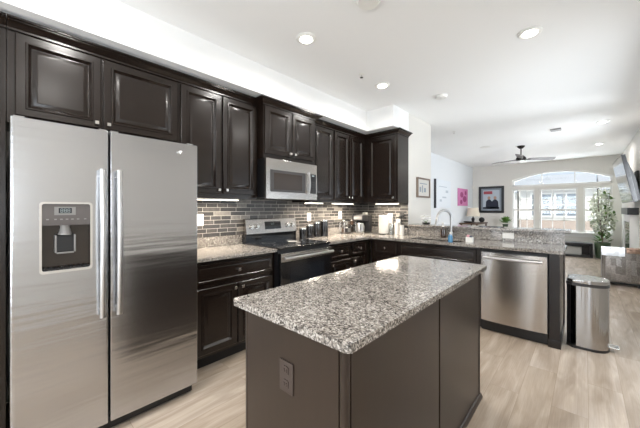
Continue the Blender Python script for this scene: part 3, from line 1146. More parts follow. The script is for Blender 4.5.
single('spoon_rest', bm, M['ceramic'], 'white spoon rest lying on the black cooktop', 'spoon rest', (0.43, 2.17, 0.9285))

# ------------------------------------------------------------------ microwave
t = thing('microwave_oven', 'stainless over-range microwave below the proud cabinet', 'microwave', (0.24, 2.154, 1.40))
MZ0, MZ1, MX = 1.412, 1.832, 0.472
part('case', box(B(), 0.01, MX - 0.03, RY0 + 0.002, RY1 - 0.002, MZ0 + 0.012, MZ1), M['black'], t)
dr = part('front_frame', box(B(), MX - 0.03, MX, RY0 + 0.002, RY1 - 0.002, MZ0, MZ1, 0.004), M['steel_d'], t)
part('door_window', box(B(), MX + 0.0002, MX + 0.003, RY0 + 0.055, 2.335, MZ0 + 0.075, MZ1 - 0.115, 0.001), M['dgrey'], dr)
part('window_mesh', box(B(), MX + 0.0032, MX + 0.004, RY0 + 0.10, 2.28, MZ0 + 0.10, MZ1 - 0.145), M['dispcav'], dr)
kp = part('keypad', box(B(), MX + 0.0002, MX + 0.003, 2.415, RY1 - 0.022, MZ0 + 0.075, MZ1 - 0.115, 0.001), M['black'], dr)
for r_ in range(5):
    for c_ in range(3):
        yy, zz = 2.432 + c_ * 0.026, MZ0 + 0.09 + r_ * 0.028
        part('key', box(B(), MX + 0.003, MX + 0.0036, yy, yy + 0.018, zz, zz + 0.014), M['dgrey'], kp)
part('clock_digits', box(B(), MX + 0.003, MX + 0.0038, 2.442, 2.482, MZ1 - 0.142, MZ1 - 0.126), M['digit'], kp)
bm = B()
tube(bm, [(MX + 0.022 + 0.014 * math.sin(PI * k / 8), 2.372, MZ0 + 0.07 + 0.245 * k / 8) for k in range(9)], 0.013, 10)
for zz in (MZ0 + 0.08, MZ0 + 0.305):
    tube(bm, [(MX, 2.372, zz), (MX + 0.024, 2.372, zz)], 0.009, 8)
part('handle', bm, M['steel_h'], dr)
part('vent_grille', box(B(), 0.06, MX - 0.06, RY0 + 0.08, RY1 - 0.08, MZ0 + 0.006, MZ0 + 0.012), M['dgrey'], t)

# ------------------------------------------------------------------ dishwasher
DX0, DX1 = 2.034, 2.604
t = thing('dishwasher', 'stainless dishwasher with bar handle built into the peninsula', 'dishwasher', (2.32, 3.75, 0))
part('tub', box(B(), DX0, DX1, 3.490, 4.06, 0.012, 0.872), M['black'], t)
bm = B()
pts = [(DX0 + 0.004, 3.488)]
for k in range(9):
    s = k / 8
    pts.append((DX0 + 0.004 + (DX1 - DX0 - 0.008) * s, 3.448 + 0.016 * (2 * s - 1) ** 2))
pts.append((DX1 - 0.004, 3.488))
prism(bm, pts, 'XY', 0.115, 0.845, 0.002)
dd = part('door', bm, M['steel_d'], t)
part('control_strip', box(B(), DX0 + 0.004, DX1 - 0.004, 3.456, 3.488, 0.8455, 0.870), M['black'], t)
bm = B()
hp = [(DX0 + 0.035 + (DX1 - DX0 - 0.07) * k / 12, 3.410 - 0.018 * math.sin(PI * k / 12), 0.795) for k in range(13)]
tube(bm, hp, 0.0135, 12)
for xx in (DX0 + 0.05, DX1 - 0.05):
    tube(bm, [(xx, 3.456, 0.795), (xx, 3.412, 0.795)], 0.011, 8)
part('handle', bm, M['steel_h'], dd)
part('kick_plate', box(B(), DX0 + 0.002, DX1 - 0.002, 3.505, 3.52, 0.0, 0.113), M['kick'], t)

# ------------------------------------------------------------------ sink and faucet
bm = B()
zt, zb = 0.8835, 0.70
o_ = rounded(SX0 - 0.008, SX1 + 0.008, SY0 - 0.008, SY1 + 0.008, 0.03, 4)
prof = [(0.0, zt), (0.008, zt), (0.010, zb + 0.03), (0.03, zb)]
rings = []
for ins, z in prof:
    rings.append([bm.verts.new(p + (z,)) for p in rounded(SX0 - 0.008 + ins, SX1 + 0.008 - ins, SY0 - 0.008 + ins, SY1 + 0.008 - ins, 0.035, 4)])
for i in range(3):
    n = len(rings[i])
    for k in range(n):
        bm.faces.new((rings[i][k], rings[i][(k + 1) % n], rings[i + 1][(k + 1) % n], rings[i + 1][k]))
bm.faces.new(rings[-1])
t = thing('kitchen_sink', 'undermounted steel sink cut into the granite counter', 'sink', (1.48, 3.765, 0.70))
part('basin', bm, M['steel_can'], t)
part('drain', lathe(B(), [(0.045, 0), (0.045, 0.004), (0.02, 0.003)], (1.48, 3.77, 0.7005), 'Z', 20), M['chrome'], t)

t = thing('faucet', 'tall gooseneck pull-down kitchen faucet behind the sink', 'faucet', (1.545, 4.02, 0.914))
FXX, FYY = 1.545, 4.02
part('base', lathe(B(), [(0.027, 0), (0.027, 0.010), (0.021, 0.016), (0.0195, 0.075), (0.016, 0.085)], (FXX, FYY, 0.9142), 'Z', 20), M['faucet'], t)
bm = B()
R = 0.100
pts = [(FXX, FYY, 0.95), (FXX, FYY, 1.06), (FXX, FYY, 1.185)]
for k in range(1, 13):
    a = PI * k / 12
    q = R - R * math.cos(a)
    pts.append((FXX - 0.6 * q, FYY - 0.8 * q, 1.185 + R * math.sin(a)))
pts.append((FXX - 1.2 * R - 0.003, FYY - 1.6 * R - 0.004, 1.165))
tube(bm, pts, 0.0155, 14)
part('neck', bm, M['faucet'], t)
part('spray_head', tube(B(), [(FXX - 1.2 * R - 0.003, FYY - 1.6 * R - 0.004, 1.168), (FXX - 1.2 * R - 0.006, FYY - 1.6 * R - 0.008, 1.14), (FXX - 1.2 * R - 0.012, FYY - 1.6 * R - 0.016, 1.085)], [0.0165, 0.018, 0.019], 14), M['faucet'], t)
part('lever', tube(B(), [(FXX + 0.018, FYY, 0.965), (FXX + 0.045, FYY - 0.002, 0.972), (FXX + 0.095, FYY - 0.01, 1.0)], [0.009, 0.007, 0.005], 10), M['faucet'], t)

# things round the sink
t = thing('soap_dispenser', 'brown glass soap bottle with white pump by the faucet', 'soap bottle', (1.44, 4.02, 0.9142))
part('bottle', lathe(B(), [(0.028, 0), (0.034, 0.004), (0.034, 0.105), (0.028, 0.125), (0.014, 0.135), (0.014, 0.145)], (1.44, 4.02, 0.9142), 'Z', 20), M['amber'], t)
bm = B()
lathe(bm, [(0.016, 0.145), (0.016, 0.165), (0.006, 0.167), (0.006, 0.195)], (1.44, 4.02, 0.9142), 'Z', 14)
box(bm, 1.432, 1.448, 3.975, 4.03, 1.108, 1.118, 0.003)
part('pump', bm, M['white'], t)
t = thing('dish_soap', 'small blue dish soap bottle in front of the faucet', 'bottle', (1.735, 3.515, 0.9142))
part('bottle', lathe(B(), [(0.022, 0), (0.026, 0.004), (0.026, 0.06), (0.018, 0.085), (0.009, 0.095)], (1.70, 3.52, 0.9142), 'Z', 18, 1.0, 0.75), M['teal'], t)
part('cap', lathe(B(), [(0.010, 0.095), (0.010, 0.115), (0.005, 0.122)], (1.70, 3.52, 0.9142), 'Z', 12), M['white'], t)
t = thing('sponge_caddy', 'small white sponge caddy right of the blue soap bottle', 'sponge caddy', (1.86, 3.60, 0.9142))
bm = B()
box(bm, 1.835, 1.905, 3.63, 3.69, 0.9142, 0.920)
for a in ((1.835, 1.840, 3.63, 3.69), (1.900, 1.905, 3.63, 3.69), (1.840, 1.900, 3.63, 3.635), (1.840, 1.900, 3.685, 3.69)):
    box(bm, a[0], a[1], a[2], a[3], 0.920, 0.975)
part('holder', bm, M['white'], t)
part('sponge', box(B(), 1.843, 1.868, 3.64, 3.68, 0.921, 1.000, 0.004), M['rose'], t)
part('sponge', box(B(), 1.872, 1.897, 3.64, 3.68, 0.921, 0.990, 0.004), M['navy'], t)

# ------------------------------------------------------------------ wall outlets
def outlet(label, c, face, w_, h_, m, toggles=0, horiz=False):
    fn = facing(face, c[2])
    t = thing('wall_outlet', label, 'outlet', fn(c[0], c[1], 0), 0)
    part('cover_plate', panel(B(), fn, c[0] - w_ / 2, c[0] + w_ / 2, c[1] - h_ / 2, c[1] + h_ / 2, [(0, 0.0003), (0, 0.003), (0.003, 0.005)]), m, t)
    for s in (-1, 1):
        du, dv = (s * w_ * 0.2, 0) if horiz else (0, s * h_ * 0.2)
        part('socket', panel(B(), fn, c[0] + du - 0.015, c[0] + du + 0.015, c[1] + dv - 0.013, c[1] + dv + 0.013, [(0, 0.004), (0, 0.0062), (0.002, 0.0068)]), m, t)
    return t


outlet('white outlet on the tile between refrigerator and range', (1.30, 1.195, 0.008), '+x', 0.075, 0.118, M['white'])
outlet('white outlet on the tile above the black canisters', (2.86, 1.19, 0.008), '+x', 0.075, 0.118, M['white'])
outlet('white outlet on the tile above the little spice jars', (3.56, 1.205, 0.008), '+x', 0.075, 0.118, M['white'])
outlet('pale horizontal outlet on the granite bar splash', (2.18, 0.982, 4.100), '-y', 0.118, 0.072, M['white'], horiz=True)

# ------------------------------------------------------------------ counter things
def canister(label, x, y, r, h):
    t = thing('canister', label, 'canister', (x, y, 0.9142), 0, 'black canisters beside the range')
    part('jar', lathe(B(), [(r * 0.96, 0), (r, 0.004), (r, h - 0.004), (r * 0.96, h)], (x, y, 0.9142), 'Z', 24), M['blackgloss'], t)
    part('lid', lathe(B(), [(r * 1.02, h + 0.0003), (r * 1.03, h + 0.010), (r * 1.0, h + 0.022), (r * 0.3, h + 0.024)], (x, y, 0.9142), 'Z', 24), M['nickel'], t)


canister('smallest black canister, closest to the range', 0.15, 2.605, 0.050, 0.125)
canister('second black canister from the range', 0.14, 2.745, 0.053, 0.160)
canister('third black canister from the range', 0.13, 2.890, 0.053, 0.190)
canister('tallest black canister, farthest from the range', 0.13, 3.045, 0.056, 0.215)

t = thing('spice_rack', 'small wire rack against the tile left of the coffee maker', 'rack', (0.09, 3.66, 0.9142))
bm = B()
for z in (0.922, 1.035):
    for xx in (0.055, 0.135):
        tube(bm, [(xx, 3.50, z + 0.014), (xx, 3.80, z + 0.014)], 0.003, 6)
    for k in range(9):
        yy = 3.50 + 0.0375 * k
        tube(bm, [(0.055, yy, z + 0.008), (0.135, yy, z + 0.008)], 0.002, 6)
for yy in (3.50, 3.80):
    for xx in (0.055, 0.135):
        tube(bm, [(xx, yy, 0.9142), (xx, yy, 1.09)], 0.004, 6)
part('wire_frame', bm, M['nickel'], t)
jar0 = None
lidm = [M['black'], M['white'], M['black']]
words = ['first', 'second', 'third', 'fourth']
for lv, z in enumerate((0.933, 1.046)):
    for k in range(4):
        y = 3.54 + 0.073 * k
        j = thing('spice_jar', '%s spice jar from the left on the %s tier of the wire rack' % (words[k], 'lower' if lv == 0 else 'upper'), 'jar', (0.095, y, z), 0, 'spice jars in the rack')
        part('glass', lathe(B(), [(0.020, 0), (0.023, 0.003), (0.023, 0.060), (0.017, 0.066)], (0.095, y, z), 'Z', 14), M[('wood', 'dgrey', 'grey', 'dispcav')[(k + lv) % 4]], j)
        part('lid', lathe(B(), [(0.019, 0.0663), (0.019, 0.084), (0.016, 0.086)], (0.095, y, z), 'Z', 14), lidm[(k + lv) % 3], j)

# coffee maker in the corner, turned towards the room
t = thing('coffee_maker', 'black drip coffee maker with steel base and carafe in the corner', 'coffee maker', (0.27, 3.79, 0.9142), math.radians(8))
def lbox(*a): return box(B(), *a)
part('base', lbox(-0.105, 0.105, -0.16, 0.14, 0.0, 0.030, 0.006), M['nickel'], t, local=True)
part('tower', lbox(-0.105, 0.105, 0.02, 0.14, 0.030, 0.29, 0.008), M['black'], t, local=True)
part('brew_head', lbox(-0.105, 0.105, -0.145, 0.02, 0.205, 0.29, 0.010), M['black'], t, local=True)
cf = part('carafe', lathe(B(), [(0.056, 0.032), (0.068, 0.045), (0.070, 0.11), (0.056, 0.155), (0.050, 0.170)], (0, -0.07, 0), 'Z', 24), M['steel_h'], t, local=True)
bm = B()
tube(bm, [(0.02, -0.115, 0.160), (0.05, -0.155, 0.155), (0.05, -0.155, 0.075), (0.03, -0.130, 0.060)], 0.008, 8)
part('carafe_handle', bm, M['black'], cf, local=True)
part('control_face', lbox(-0.07, 0.07, -0.1485, -0.145, 0.225, 0.275), M['grey'], t, local=True)
part('lid', lbox(-0.08, 0.08, -0.12, 0.11, 0.2905, 0.300, 0.004), M['dgrey'], t, local=True)
single('filter_box', box(B(), 0.155, 0.215, 3.965, 4.035, 0.9142, 1.245, 0.004), M['paper'], 'tall narrow white box standing behind the coffee maker', 'box', (0.185, 4.0, 0.9142))

t = thing('paper_towel_holder', 'upright white paper towel roll on the back counter', 'paper towel', (0.575, 3.93, 0.9142))
PX, PY = 0.575, 3.93
part('holder_base', lathe(B(), [(0.078, 0), (0.078, 0.010), (0.07, 0.014)], (PX, PY, 0.9142), 'Z', 28), M['bronze'], t)
part('towel_roll', lathe(B(), [(0.076, 0.0145), (0.077, 0.018), (0.077, 0.290), (0.074, 0.294), (0.021, 0.294), (0.020, 0.29)], (PX, PY, 0.9142), 'Z', 32), M['paper'], t)
part('rod', lathe(B(), [(0.006, 0.29), (0.006, 0.315), (0.011, 0.318), (0.011, 0.328), (0.003, 0.332)], (PX, PY, 0.9142), 'Z', 12), M['bronze'], t)

bm = B()
box(bm, 0.595, 0.665, 4.022, 4.062, 0.9142, 1.235, 0.003)
single('carton', bm, M['paper'], 'tall white carton standing just behind the paper towel roll', 'carton', (0.63, 4.04, 0.9142))
t = thing('glass_jar', 'clear glass jar standing right of the paper towel roll', 'jar', (0.69, 3.96, 0.9142))
part('glass', lathe(B(), [(0.030, 0), (0.034, 0.003), (0.034, 0.145), (0.032, 0.150)], (0.69, 3.96, 0.9142), 'Z', 20), M['clear'], t)
part('contents', lathe(B(), [(0.028, 0.004), (0.030, 0.006), (0.030, 0.085), (0.02, 0.09)], (0.69, 3.96, 0.9142), 'Z', 18), M['grey'], t)
part('lid', lathe(B(), [(0.036, 0.1505), (0.036, 0.168), (0.03, 0.171)], (0.69, 3.96, 0.9142), 'Z', 20), M['nickel'], t)
t = thing('canister', 'tall white ceramic canister between glass jar and utensil crock', 'canister', (0.77, 3.98, 0.9142))
part('jar', lathe(B(), [(0.032, 0), (0.036, 0.004), (0.036, 0.16), (0.034, 0.166)], (0.77, 3.98, 0.9142), 'Z', 20), M['ceramic'], t)
part('lid', lathe(B(), [(0.037, 0.1665), (0.037, 0.178), (0.012, 0.182), (0.012, 0.196), (0.006, 0.199)], (0.77, 3.98, 0.9142), 'Z', 20), M['ceramic'], t)
single('carton', box(B(), 0.735, 0.795, 4.025, 4.065, 0.9142, 1.15, 0.003), M['paper'], 'shorter white carton behind the ceramic canister', 'carton', (0.76, 4.045, 0.9142))
t = thing('utensil_crock', 'white crock for utensils at the right end of counter tiles', 'crock', (0.848, 3.99, 0.9142))
UX, UY = 0.846, 3.99
part('crock', lathe(B(), [(0.030, 0), (0.034, 0.004), (0.035, 0.15), (0.031, 0.15), (0.029, 0.01), (0.004, 0.008)], (UX, UY, 0.9142), 'Z', 20), M['ceramic'], t)
uk = [('black spatula standing in the white crock', 'spatula', -0.012, 0.010), ('black slotted spoon standing in the white crock', 'spoon', 0.010, 0.008), ('black ladle standing in the white crock', 'ladle', 0.0, -0.014)]
for i, (lb, ct, dx, dy) in enumerate(uk):
    bm = B()
    p0 = Vector((UX + dx * 0.4, UY + dy * 0.4, 0.926))
    p1 = Vector((UX + dx * 1.6, UY + dy * 1.6, 1.17))
    tube(bm, [p0, p0.lerp(p1, 0.5), p1], [0.004, 0.0045, 0.005], 8)
    if ct == 'spatula':
        box(bm, p1.x - 0.022, p1.x + 0.022, p1.y - 0.003, p1.y + 0.003, p1.z, p1.z + 0.085, 0.002)
    elif ct == 'spoon':
        blob(bm, p1 + Vector((0, 0, 0.035)), (0.022, 0.007, 0.038))
    else:
        blob(bm, p1 + Vector((0, -0.012, 0.02)), (0.026, 0.020, 0.022))
    single(ct, bm, M['blackmatte'], lb, ct, tuple(p0), 'black utensils in the crock')

# flower dish on the bar ledge
t = thing('flower_dish', 'white flowers in a small black dish on the bar ledge', 'flowers', (1.08, 4.30, 1.0702))
bm = B()
lathe(bm, [(0.030, 0), (0.052, 0.006), (0.060, 0.026), (0.056, 0.026), (0.045, 0.010), (0.004, 0.008)], (1.09, 4.30, 1.0702), 'Z', 20)
part('dish', bm, M['black'], t)
bm = B()
rnd = random.Random(3)
for k in range(16):
    a = rnd.uniform(0, 2 * PI)
    r = rnd.uniform(0.0, 0.07)
    c = Vector((1.075 + r * math.cos(a), 4.30 + r * math.sin(a), 1.11 + rnd.uniform(0, 0.10)))
    for q in range(5):
        b_ = 2 * PI * q / 5
        blob(bm, c + Vector((0.014 * math.cos(b_), 0.014 * math.sin(b_), 0.004)), (0.013, 0.011, 0.006), 8, 6)
part('petals', bm, M['petal'], t)
bm = B()
for k in range(6):
    a = 2 * PI * k / 6
    tube(bm, [(1.09, 4.30, 1.085), (1.08 + 0.03 * math.cos(a), 4.30 + 0.03 * math.sin(a), 1.13)], 0.0025, 6)
part('stems', bm, M['green'], t)

# ------------------------------------------------------------------ step trash can
t = thing('trash_can', 'tall stainless steel step trash can beside the peninsula end', 'trash can', (2.89, 3.75, 0))
def can_outline(x0, x1, y0, y1, d=0.0):
    # D shaped: straight back on the -x side, rounded on the +x side
    pts = []
    rx, ry = (x1 - x0), (y1 - y0) / 2
    for k in range(25):
        a = -PI / 2 + PI * k / 24
        c_, s_ = math.cos(a), math.sin(a)
        pts.append((x0 + 0.10 + (rx - 0.10 - d) * (abs(c_) ** 0.62), (y0 + y1) / 2 + (ry - d) * math.copysign(abs(s_) ** 0.8, s_)))
    pts += [(x0 + 0.04, y1 - d), (x0 + d, y1 - 0.05), (x0 + d, y0 + 0.05), (x0 + 0.04, y0 + d)]
    return pts
TX0, TX1, TY0, TY1 = 2.735, 3.03, 3.605, 3.915
part('shell', prism(B(), can_outline(TX0 + 0.028, TX1, TY0, TY1), 'XY', 0.024, 0.585), M['steel_can'], t)
part('base_ring', prism(B(), can_outline(TX0, TX1, TY0, TY1, -0.003), 'XY', 0.0, 0.0235), M['black'], t)
part('back_housing', prism(B(), [(TX0, TY0 + 0.045), (TX0 + 0.0275, TY0 + 0.030), (TX0 + 0.0275, TY1 - 0.030), (TX0, TY1 - 0.045)], 'XY', 0.024, 0.60, 0.004), M['black'], t)
part('collar', prism(B(), can_outline(TX0, TX1, TY0, TY1, -0.005), 'XY', 0.5855, 0.612), M['dgrey'], t)
ld_ = prism(B(), can_outline(TX0 + 0.004, TX1, TY0, TY1, -0.002), 'XY', 0.6125, 0.642, 0.012)
part('lid', ld_, M['steel_can'], t)
part('pedal', box(B(), TX1 - 0.02, TX1 + 0.065, 3.715, 3.805, 0.028, 0.045, 0.006), M['chrome'], t)

# ------------------------------------------------------------------ ceiling fittings
def downlight(label, x, y):
    t = thing('ceiling_light', label, 'ceiling light', (x, y, H - 0.014), 0, 'recessed ceiling lights')
    bm = B()
    r0, r1 = 0.085, 0.052
    lathe(bm, [(r1, 0.0132), (r0, 0.0132), (r0, 0.006), (r0 - 0.010, 0.0), (r1, 0.002)], (x, y, H - 0.014), 'Z', 28)
    part('trim_ring', bm, M['white'], t)
    part('lens', lathe(B(), [(r1 - 0.002, -0.0002), (r1 - 0.002, -0.003), (0.03, -0.004)], (x, y, H - 0.014), 'Z', 28), M['ledlens'], t)
    area_light('lamp', (x, y, H - 0.022), (0, 0, -1), 0.13, 0.13, CAN_POWER, (1.0, 0.965, 0.92), 170, t, 'DISK')


for lb, x, y in (('recessed ceiling light nearest the wall cabinets above the range', 1.121, 1.711),
                 ('recessed ceiling light in front of the corner cabinet', 1.118, 2.967),
                 ('large recessed ceiling light above the peninsula walkway, upper right', 2.532, 2.900),
                 ('recessed living room ceiling light, nearer one by the television', 3.086, 6.705),
                 ('recessed living room ceiling light, farther one toward the windows', 3.10, 8.92),
                 ('added recessed ceiling light in front of the refrigerator, behind the view', 1.121, 0.30),  # this and the next three are lamps added to light the room
                 ('added recessed ceiling light right of the refrigerator, behind the view', 2.532, 0.30),
                 ('added unseen ceiling light near the patio door, left one', 1.121, -1.3),
                 ('added unseen ceiling light near the patio door, right one', 2.532, -1.3),
                 ):
    downlight(lb, x, y)


def ceil_disc(name, label, cat, x, y, r, h, m):
    bm = B()
    lathe(bm, [(r, 0), (r, -h * 0.5), (r * 0.85, -h), (r * 0.3, -h * 1.05)], (x, y, H - 0.0005), 'Z', 24)
    t = thing(name, label, cat, (x, y, H))
    part('housing', bm, m, t)
    part('sensor_grille', lathe(B(), [(r * 0.28, -h * 1.06), (r * 0.28, -h * 1.12), (r * 0.2, -h * 1.16)], (x, y, H - 0.0005), 'Z', 16), M['white'], t)


ceil_disc('smoke_detector', 'round white smoke detector near the middle of the ceiling', 'smoke detector', 1.511, 3.76, 0.070, 0.035, M['white'])
ceil_disc('smoke_detector', 'round pale speaker-like detector at the top edge of view', 'smoke detector', 1.766, 1.68, 0.085, 0.030, M['white'])
bm = B()
box(bm, 2.40, 2.55, 6.68, 6.83, H - 0.03, H - 0.0005, 0.006)
single('carbon_monoxide_alarm', bm, M['grey'], 'small square grey alarm on the living room ceiling', 'alarm', (2.477, 6.755, H))
ceil_disc('ceiling_speaker', 'faint round ceiling speaker near the fan', 'speaker', 1.137, 7.594, 0.11, 0.010, M['white'])


def sprinkler(label, x, y):
    t = thing('sprinkler', label, 'sprinkler', (x, y, H), 0, 'ceiling sprinklers')
    part('escutcheon', lathe(B(), [(0.030, 0), (0.030, -0.004), (0.012, -0.010)], (x, y, H - 0.0005), 'Z', 16), M['white'], t)
    bm = B()
    tube(bm, [(x, y, H - 0.01), (x, y, H - 0.035)], 0.006, 8)
    lathe(bm, [(0.018, -0.036), (0.018, -0.039)], (x, y, H), 'Z', 12)
    part('head', bm, M['nickel'], t)


sprinkler('small ceiling sprinkler head between the two kitchen lights', 1.095, 2.572)
sprinkler('small ceiling sprinkler head above the end of the tiled wall', 1.053, 5.679)

# ceiling fan
FX, FY = 1.777, 8.039
t = thing('ceiling_fan', 'dark ceiling fan with thin blades in the living room', 'ceiling fan', (FX, FY, H))
part('canopy', lathe(B(), [(0.075, 0), (0.075, -0.02), (0.035, -0.06), (0.015, -0.065)], (FX, FY, H - 0.0005), 'Z', 24), M['bronze'], t)
part('downrod', tube(B(), [(FX, FY, H - 0.06), (FX, FY, H - 0.23)], 0.013, 12), M['bronze'], t)
part('motor_housing', lathe(B(), [(0.02, -0.215), (0.05, -0.225), (0.095, -0.27), (0.105, -0.31), (0.095, -0.335), (0.03, -0.345)], (FX, FY, H), 'Z', 28), M['bronze'], t)
part('light_globe', lathe(B(), [(0.085, -0.3455), (0.08, -0.37), (0.045, -0.395), (0.005, -0.40)], (FX, FY, H), 'Z', 24), M['white'], t)
yaw = math.radians(42.746)
for ang in (-8, 112, 188 + 44):
    a = yaw + math.radians(ang)
    mt = Matrix.Translation((FX, FY, H - 0.305)) @ Matrix.Rotation(a, 4, 'Z') @ Matrix.Rotation(math.radians(-17), 4, 'X')
    bm = B()
    pts = [(0.14, -0.045), (0.30, -0.065), (0.60, -0.075), (0.69, -0.070), (0.71, -0.03), (0.71, 0.04), (0.69, 0.065), (0.60, 0.07), (0.30, 0.055), (0.14, 0.04)]
    prism(bm, pts, 'XY', -0.005, 0.005)
    bmesh.ops.transform(bm, matrix=mt, verts=bm.verts)
    b_ = part('blade', bm, M['fanblade'], t)
    bm = B()
    box(bm, 0.07, 0.20, -0.022, 0.022, -0.012, -0.004)
    bmesh.ops.transform(bm, matrix=mt, verts=bm.verts)
    part('blade_iron', bm, M['bronze'], b_)

# ------------------------------------------------------------------ lights under the wall cabinets
def strip(label, x0, x1, y0, y1, z, power):
    t = thing('light_strip', label, 'light strip', ((x0 + x1) / 2, (y0 + y1) / 2, z), 0, 'lights under the wall cabinets')
    part('housing', box(B(), x0, x1, y0, y1, z - 0.010, z - 0.0005), M['white'], t)
    part('lens', box(B(), x0 + 0.004, x1 - 0.004, y0 + 0.004, y1 - 0.004, z - 0.0145, z - 0.0105), M['striplens'], t)
    area_light('lamp', ((x0 + x1) / 2, (y0 + y1) / 2, z - 0.017), (0, 0, -1), x1 - x0 - 0.01, y1 - y0 - 0.01, power, (1.0, 0.89, 0.74), 170, t)


strip('glowing light strip under the cabinet beside the refrigerator', 0.20, 0.245, 1.02, 1.60, 1.405, 9)
strip('glowing light strip under the single-door cabinet by the microwave', 0.20, 0.245, 2.58, 2.90, 1.39, 6)
strip('glowing light strip under the two-door cabinet at the corner', 0.20, 0.245, 3.12, 3.60, 1.39, 10)
strip('glowing light strip under the back wall corner cabinet', 0.46, 0.84, 3.87, 3.915, 1.39, 8)

# ------------------------------------------------------------------ pictures
def frame_x(name, label, cat, x, y0, y1, z0, z1, fw, fd, fm, back, prints=None):
    """picture on a wall whose face looks +x"""
    t = thing(name, label, cat, (x, (y0 + y1) / 2, z0))
    bm = B()
    for a in ((y0, y0 + fw, z0, z1), (y1 - fw, y1, z0, z1), (y0 + fw, y1 - fw, z0, z0 + fw), (y0 + fw, y1 - fw, z1 - fw, z1)):
        box(bm, x + 0.0005, x + fd, a[0], a[1], a[2], a[3])
    part('frame', bm, fm, t)
    part('print', box(B(), x + 0.0005, x + fd * 0.5, y0 + fw, y1 - fw, z0 + fw, z1 - fw), back, t)
    return t, x + fd * 0.5


t, xp = frame_x('framed_picture', 'small wood-framed pale picture on the wall beside the corner cabinet', 'picture', XW, 4.375, 4.87, 1.49, 1.81, 0.025, 0.03, M['framewood'], M['paper'])
bm = B()
for a in ((4.47, 4.53, 1.58, 1.66), (4.56, 4.60, 1.57, 1.69), (4.64, 4.72, 1.58, 1.65), (4.48, 4.76, 1.71, 1.725)):
    box(bm, xp + 0.0003, xp + 0.001, *a)
part('sketch', bm, M['postergrey'], t)
XL = -0.05
t = thing('canvas', 'large pale blue canvas with dark edge on living room wall', 'picture', (XL, 8.15, 1.33))
part('canvas_face', box(B(), XL + 0.004, XL + 0.045, 7.60, 8.72, 1.33, 2.09), M['canvas'], t)
part('dark_edge', box(B(), XL + 0.001, XL + 0.05, 7.56, 7.60, 1.325, 2.095), M['frameblack'], t)
bm = B()
for a in ((7.85, 8.0, 1.5, 1.56), (8.05, 8.35, 1.6, 1.64), (8.3, 8.5, 1.75, 1.82), (7.8, 8.4, 1.9, 1.92)):
    box(bm, XL + 0.0452, XL + 0.046, *a)
part('painted_marks', bm, M['canvasline'], t)
t = thing('pink_print', 'bright pink print hung near the living room corner', 'picture', (XL, 9.95, 1.40))
part('sheet', box(B(), XL + 0.001, XL + 0.025, 9.46, 10.44, 1.40, 1.95), M['pink'], t)
bm = B()
for cy, cz, ry, rz in ((9.8, 1.75, 0.16, 0.09), (10.1, 1.62, 0.2, 0.1), (9.75, 1.52, 0.12, 0.07), (10.2, 1.82, 0.1, 0.07)):
    lathe(bm, [(1.0, 0.0), (1.0, 0.001)], (XL + 0.0252, cy, cz), 'X', 20, ry, rz)
part('printed_shapes', bm, M['pinkd'], t)

t = thing('framed_poster', 'dark framed photo poster on the far wall left of the windows', 'picture', (0.52, YF, 1.16))
px0, px1, pz0, pz1 = 0.15, 0.90, 1.165, 2.065
bm = B()
fw = 0.075
for a in ((px0, px0 + fw, pz0, pz1), (px1 - fw, px1, pz0, pz1), (px0 + fw, px1 - fw, pz0, pz0 + fw), (px0 + fw, px1 - fw, pz1 - fw, pz1)):
    box(bm, a[0], a[1], YF - 0.03, YF - 0.0005, a[2], a[3])
part('frame', bm, M['frameblack'], t)
part('mat_board', box(B(), px0 + fw, px1 - fw, YF - 0.015, YF - 0.0005, pz0 + fw, pz1 - fw), M['postergrey'], t)
pr = part('photo', box(B(), px0 + 0.13, px1 - 0.13, YF - 0.017, YF - 0.0151, pz0 + 0.13, pz1 - 0.13), M['canvasline'], t)
bm = B()
yq = (YF - 0.0185, YF - 0.0171)
def fig(cx, s):
    prism(bm, [(cx - 0.10 * s, 1.30), (cx - 0.09 * s, 1.55), (cx - 0.03 * s, 1.62), (cx + 0.03 * s, 1.62), (cx + 0.09 * s, 1.55), (cx + 0.11 * s, 1.30)], 'XZ', *yq)
fig(0.46, 1.0)
fig(0.64, 1.0)
box(bm, 0.28, 0.76, yq[0], yq[1], 1.30, 1.36)
part('printed_figures', bm, M['posternavy'], pr)
bm = B()
for cx in (0.46, 0.64):
    lathe(bm, [(0.045, yq[0]), (0.045, yq[1])], (cx, 0, 1.675), 'Y', 16, 1, 1.2)
part('printed_faces', bm, M['skin'], pr)
part('printed_banner', box(B(), 0.30, 0.56, yq[0], yq[1], 1.80, 1.90), M['posterred'], pr)
bm = B()
box(bm, XL + 0.0005, XL + 0.03, 11.02, 11.09, 2.0, 2.11, 0.006)
single('motion_sensor', bm, M['white'], 'tiny white sensor on the wall in the living room corner', 'sensor', (XL, 11.05, 2.05))

# ------------------------------------------------------------------ living room furniture
# console table with lamp at the left wall
t = thing('console_table', 'dark wooden console table against the living room left wall', 'table', (0.2, 10.1, 0))
part('table_top', box(B(), -0.03, 0.50, 9.55, 10.75, 0.82, 0.86, 0.004), M['wood'], t)
for xx in (0.0, 0.44):
    for yy in (9.58, 10.68):
        part('leg', box(B(), xx, xx + 0.04, yy, yy + 0.04, 0.0, 0.82), M['wood'], t)
LX, LY = 0.20, 10.2
t = thing('table_lamp', 'table lamp with cream linen shade on the console table', 'lamp', (LX, LY, 0.8602))
part('base', lathe(B(), [(0.075, 0), (0.075, 0.015), (0.03, 0.03), (0.045, 0.08), (0.05, 0.12), (0.02, 0.16), (0.012, 0.20)], (LX, LY, 0.8602), 'Z', 20), M['frameblack'], t)
bm = B()
ro, ri = 0.20, 0.15
z0, z1 = 1.06, 1.335
n = 28
def ring(r, z): return [bm.verts.new((LX + r * math.cos(2 * PI * k / n), LY + r * math.sin(2 * PI * k / n), z)) for k in range(n)]
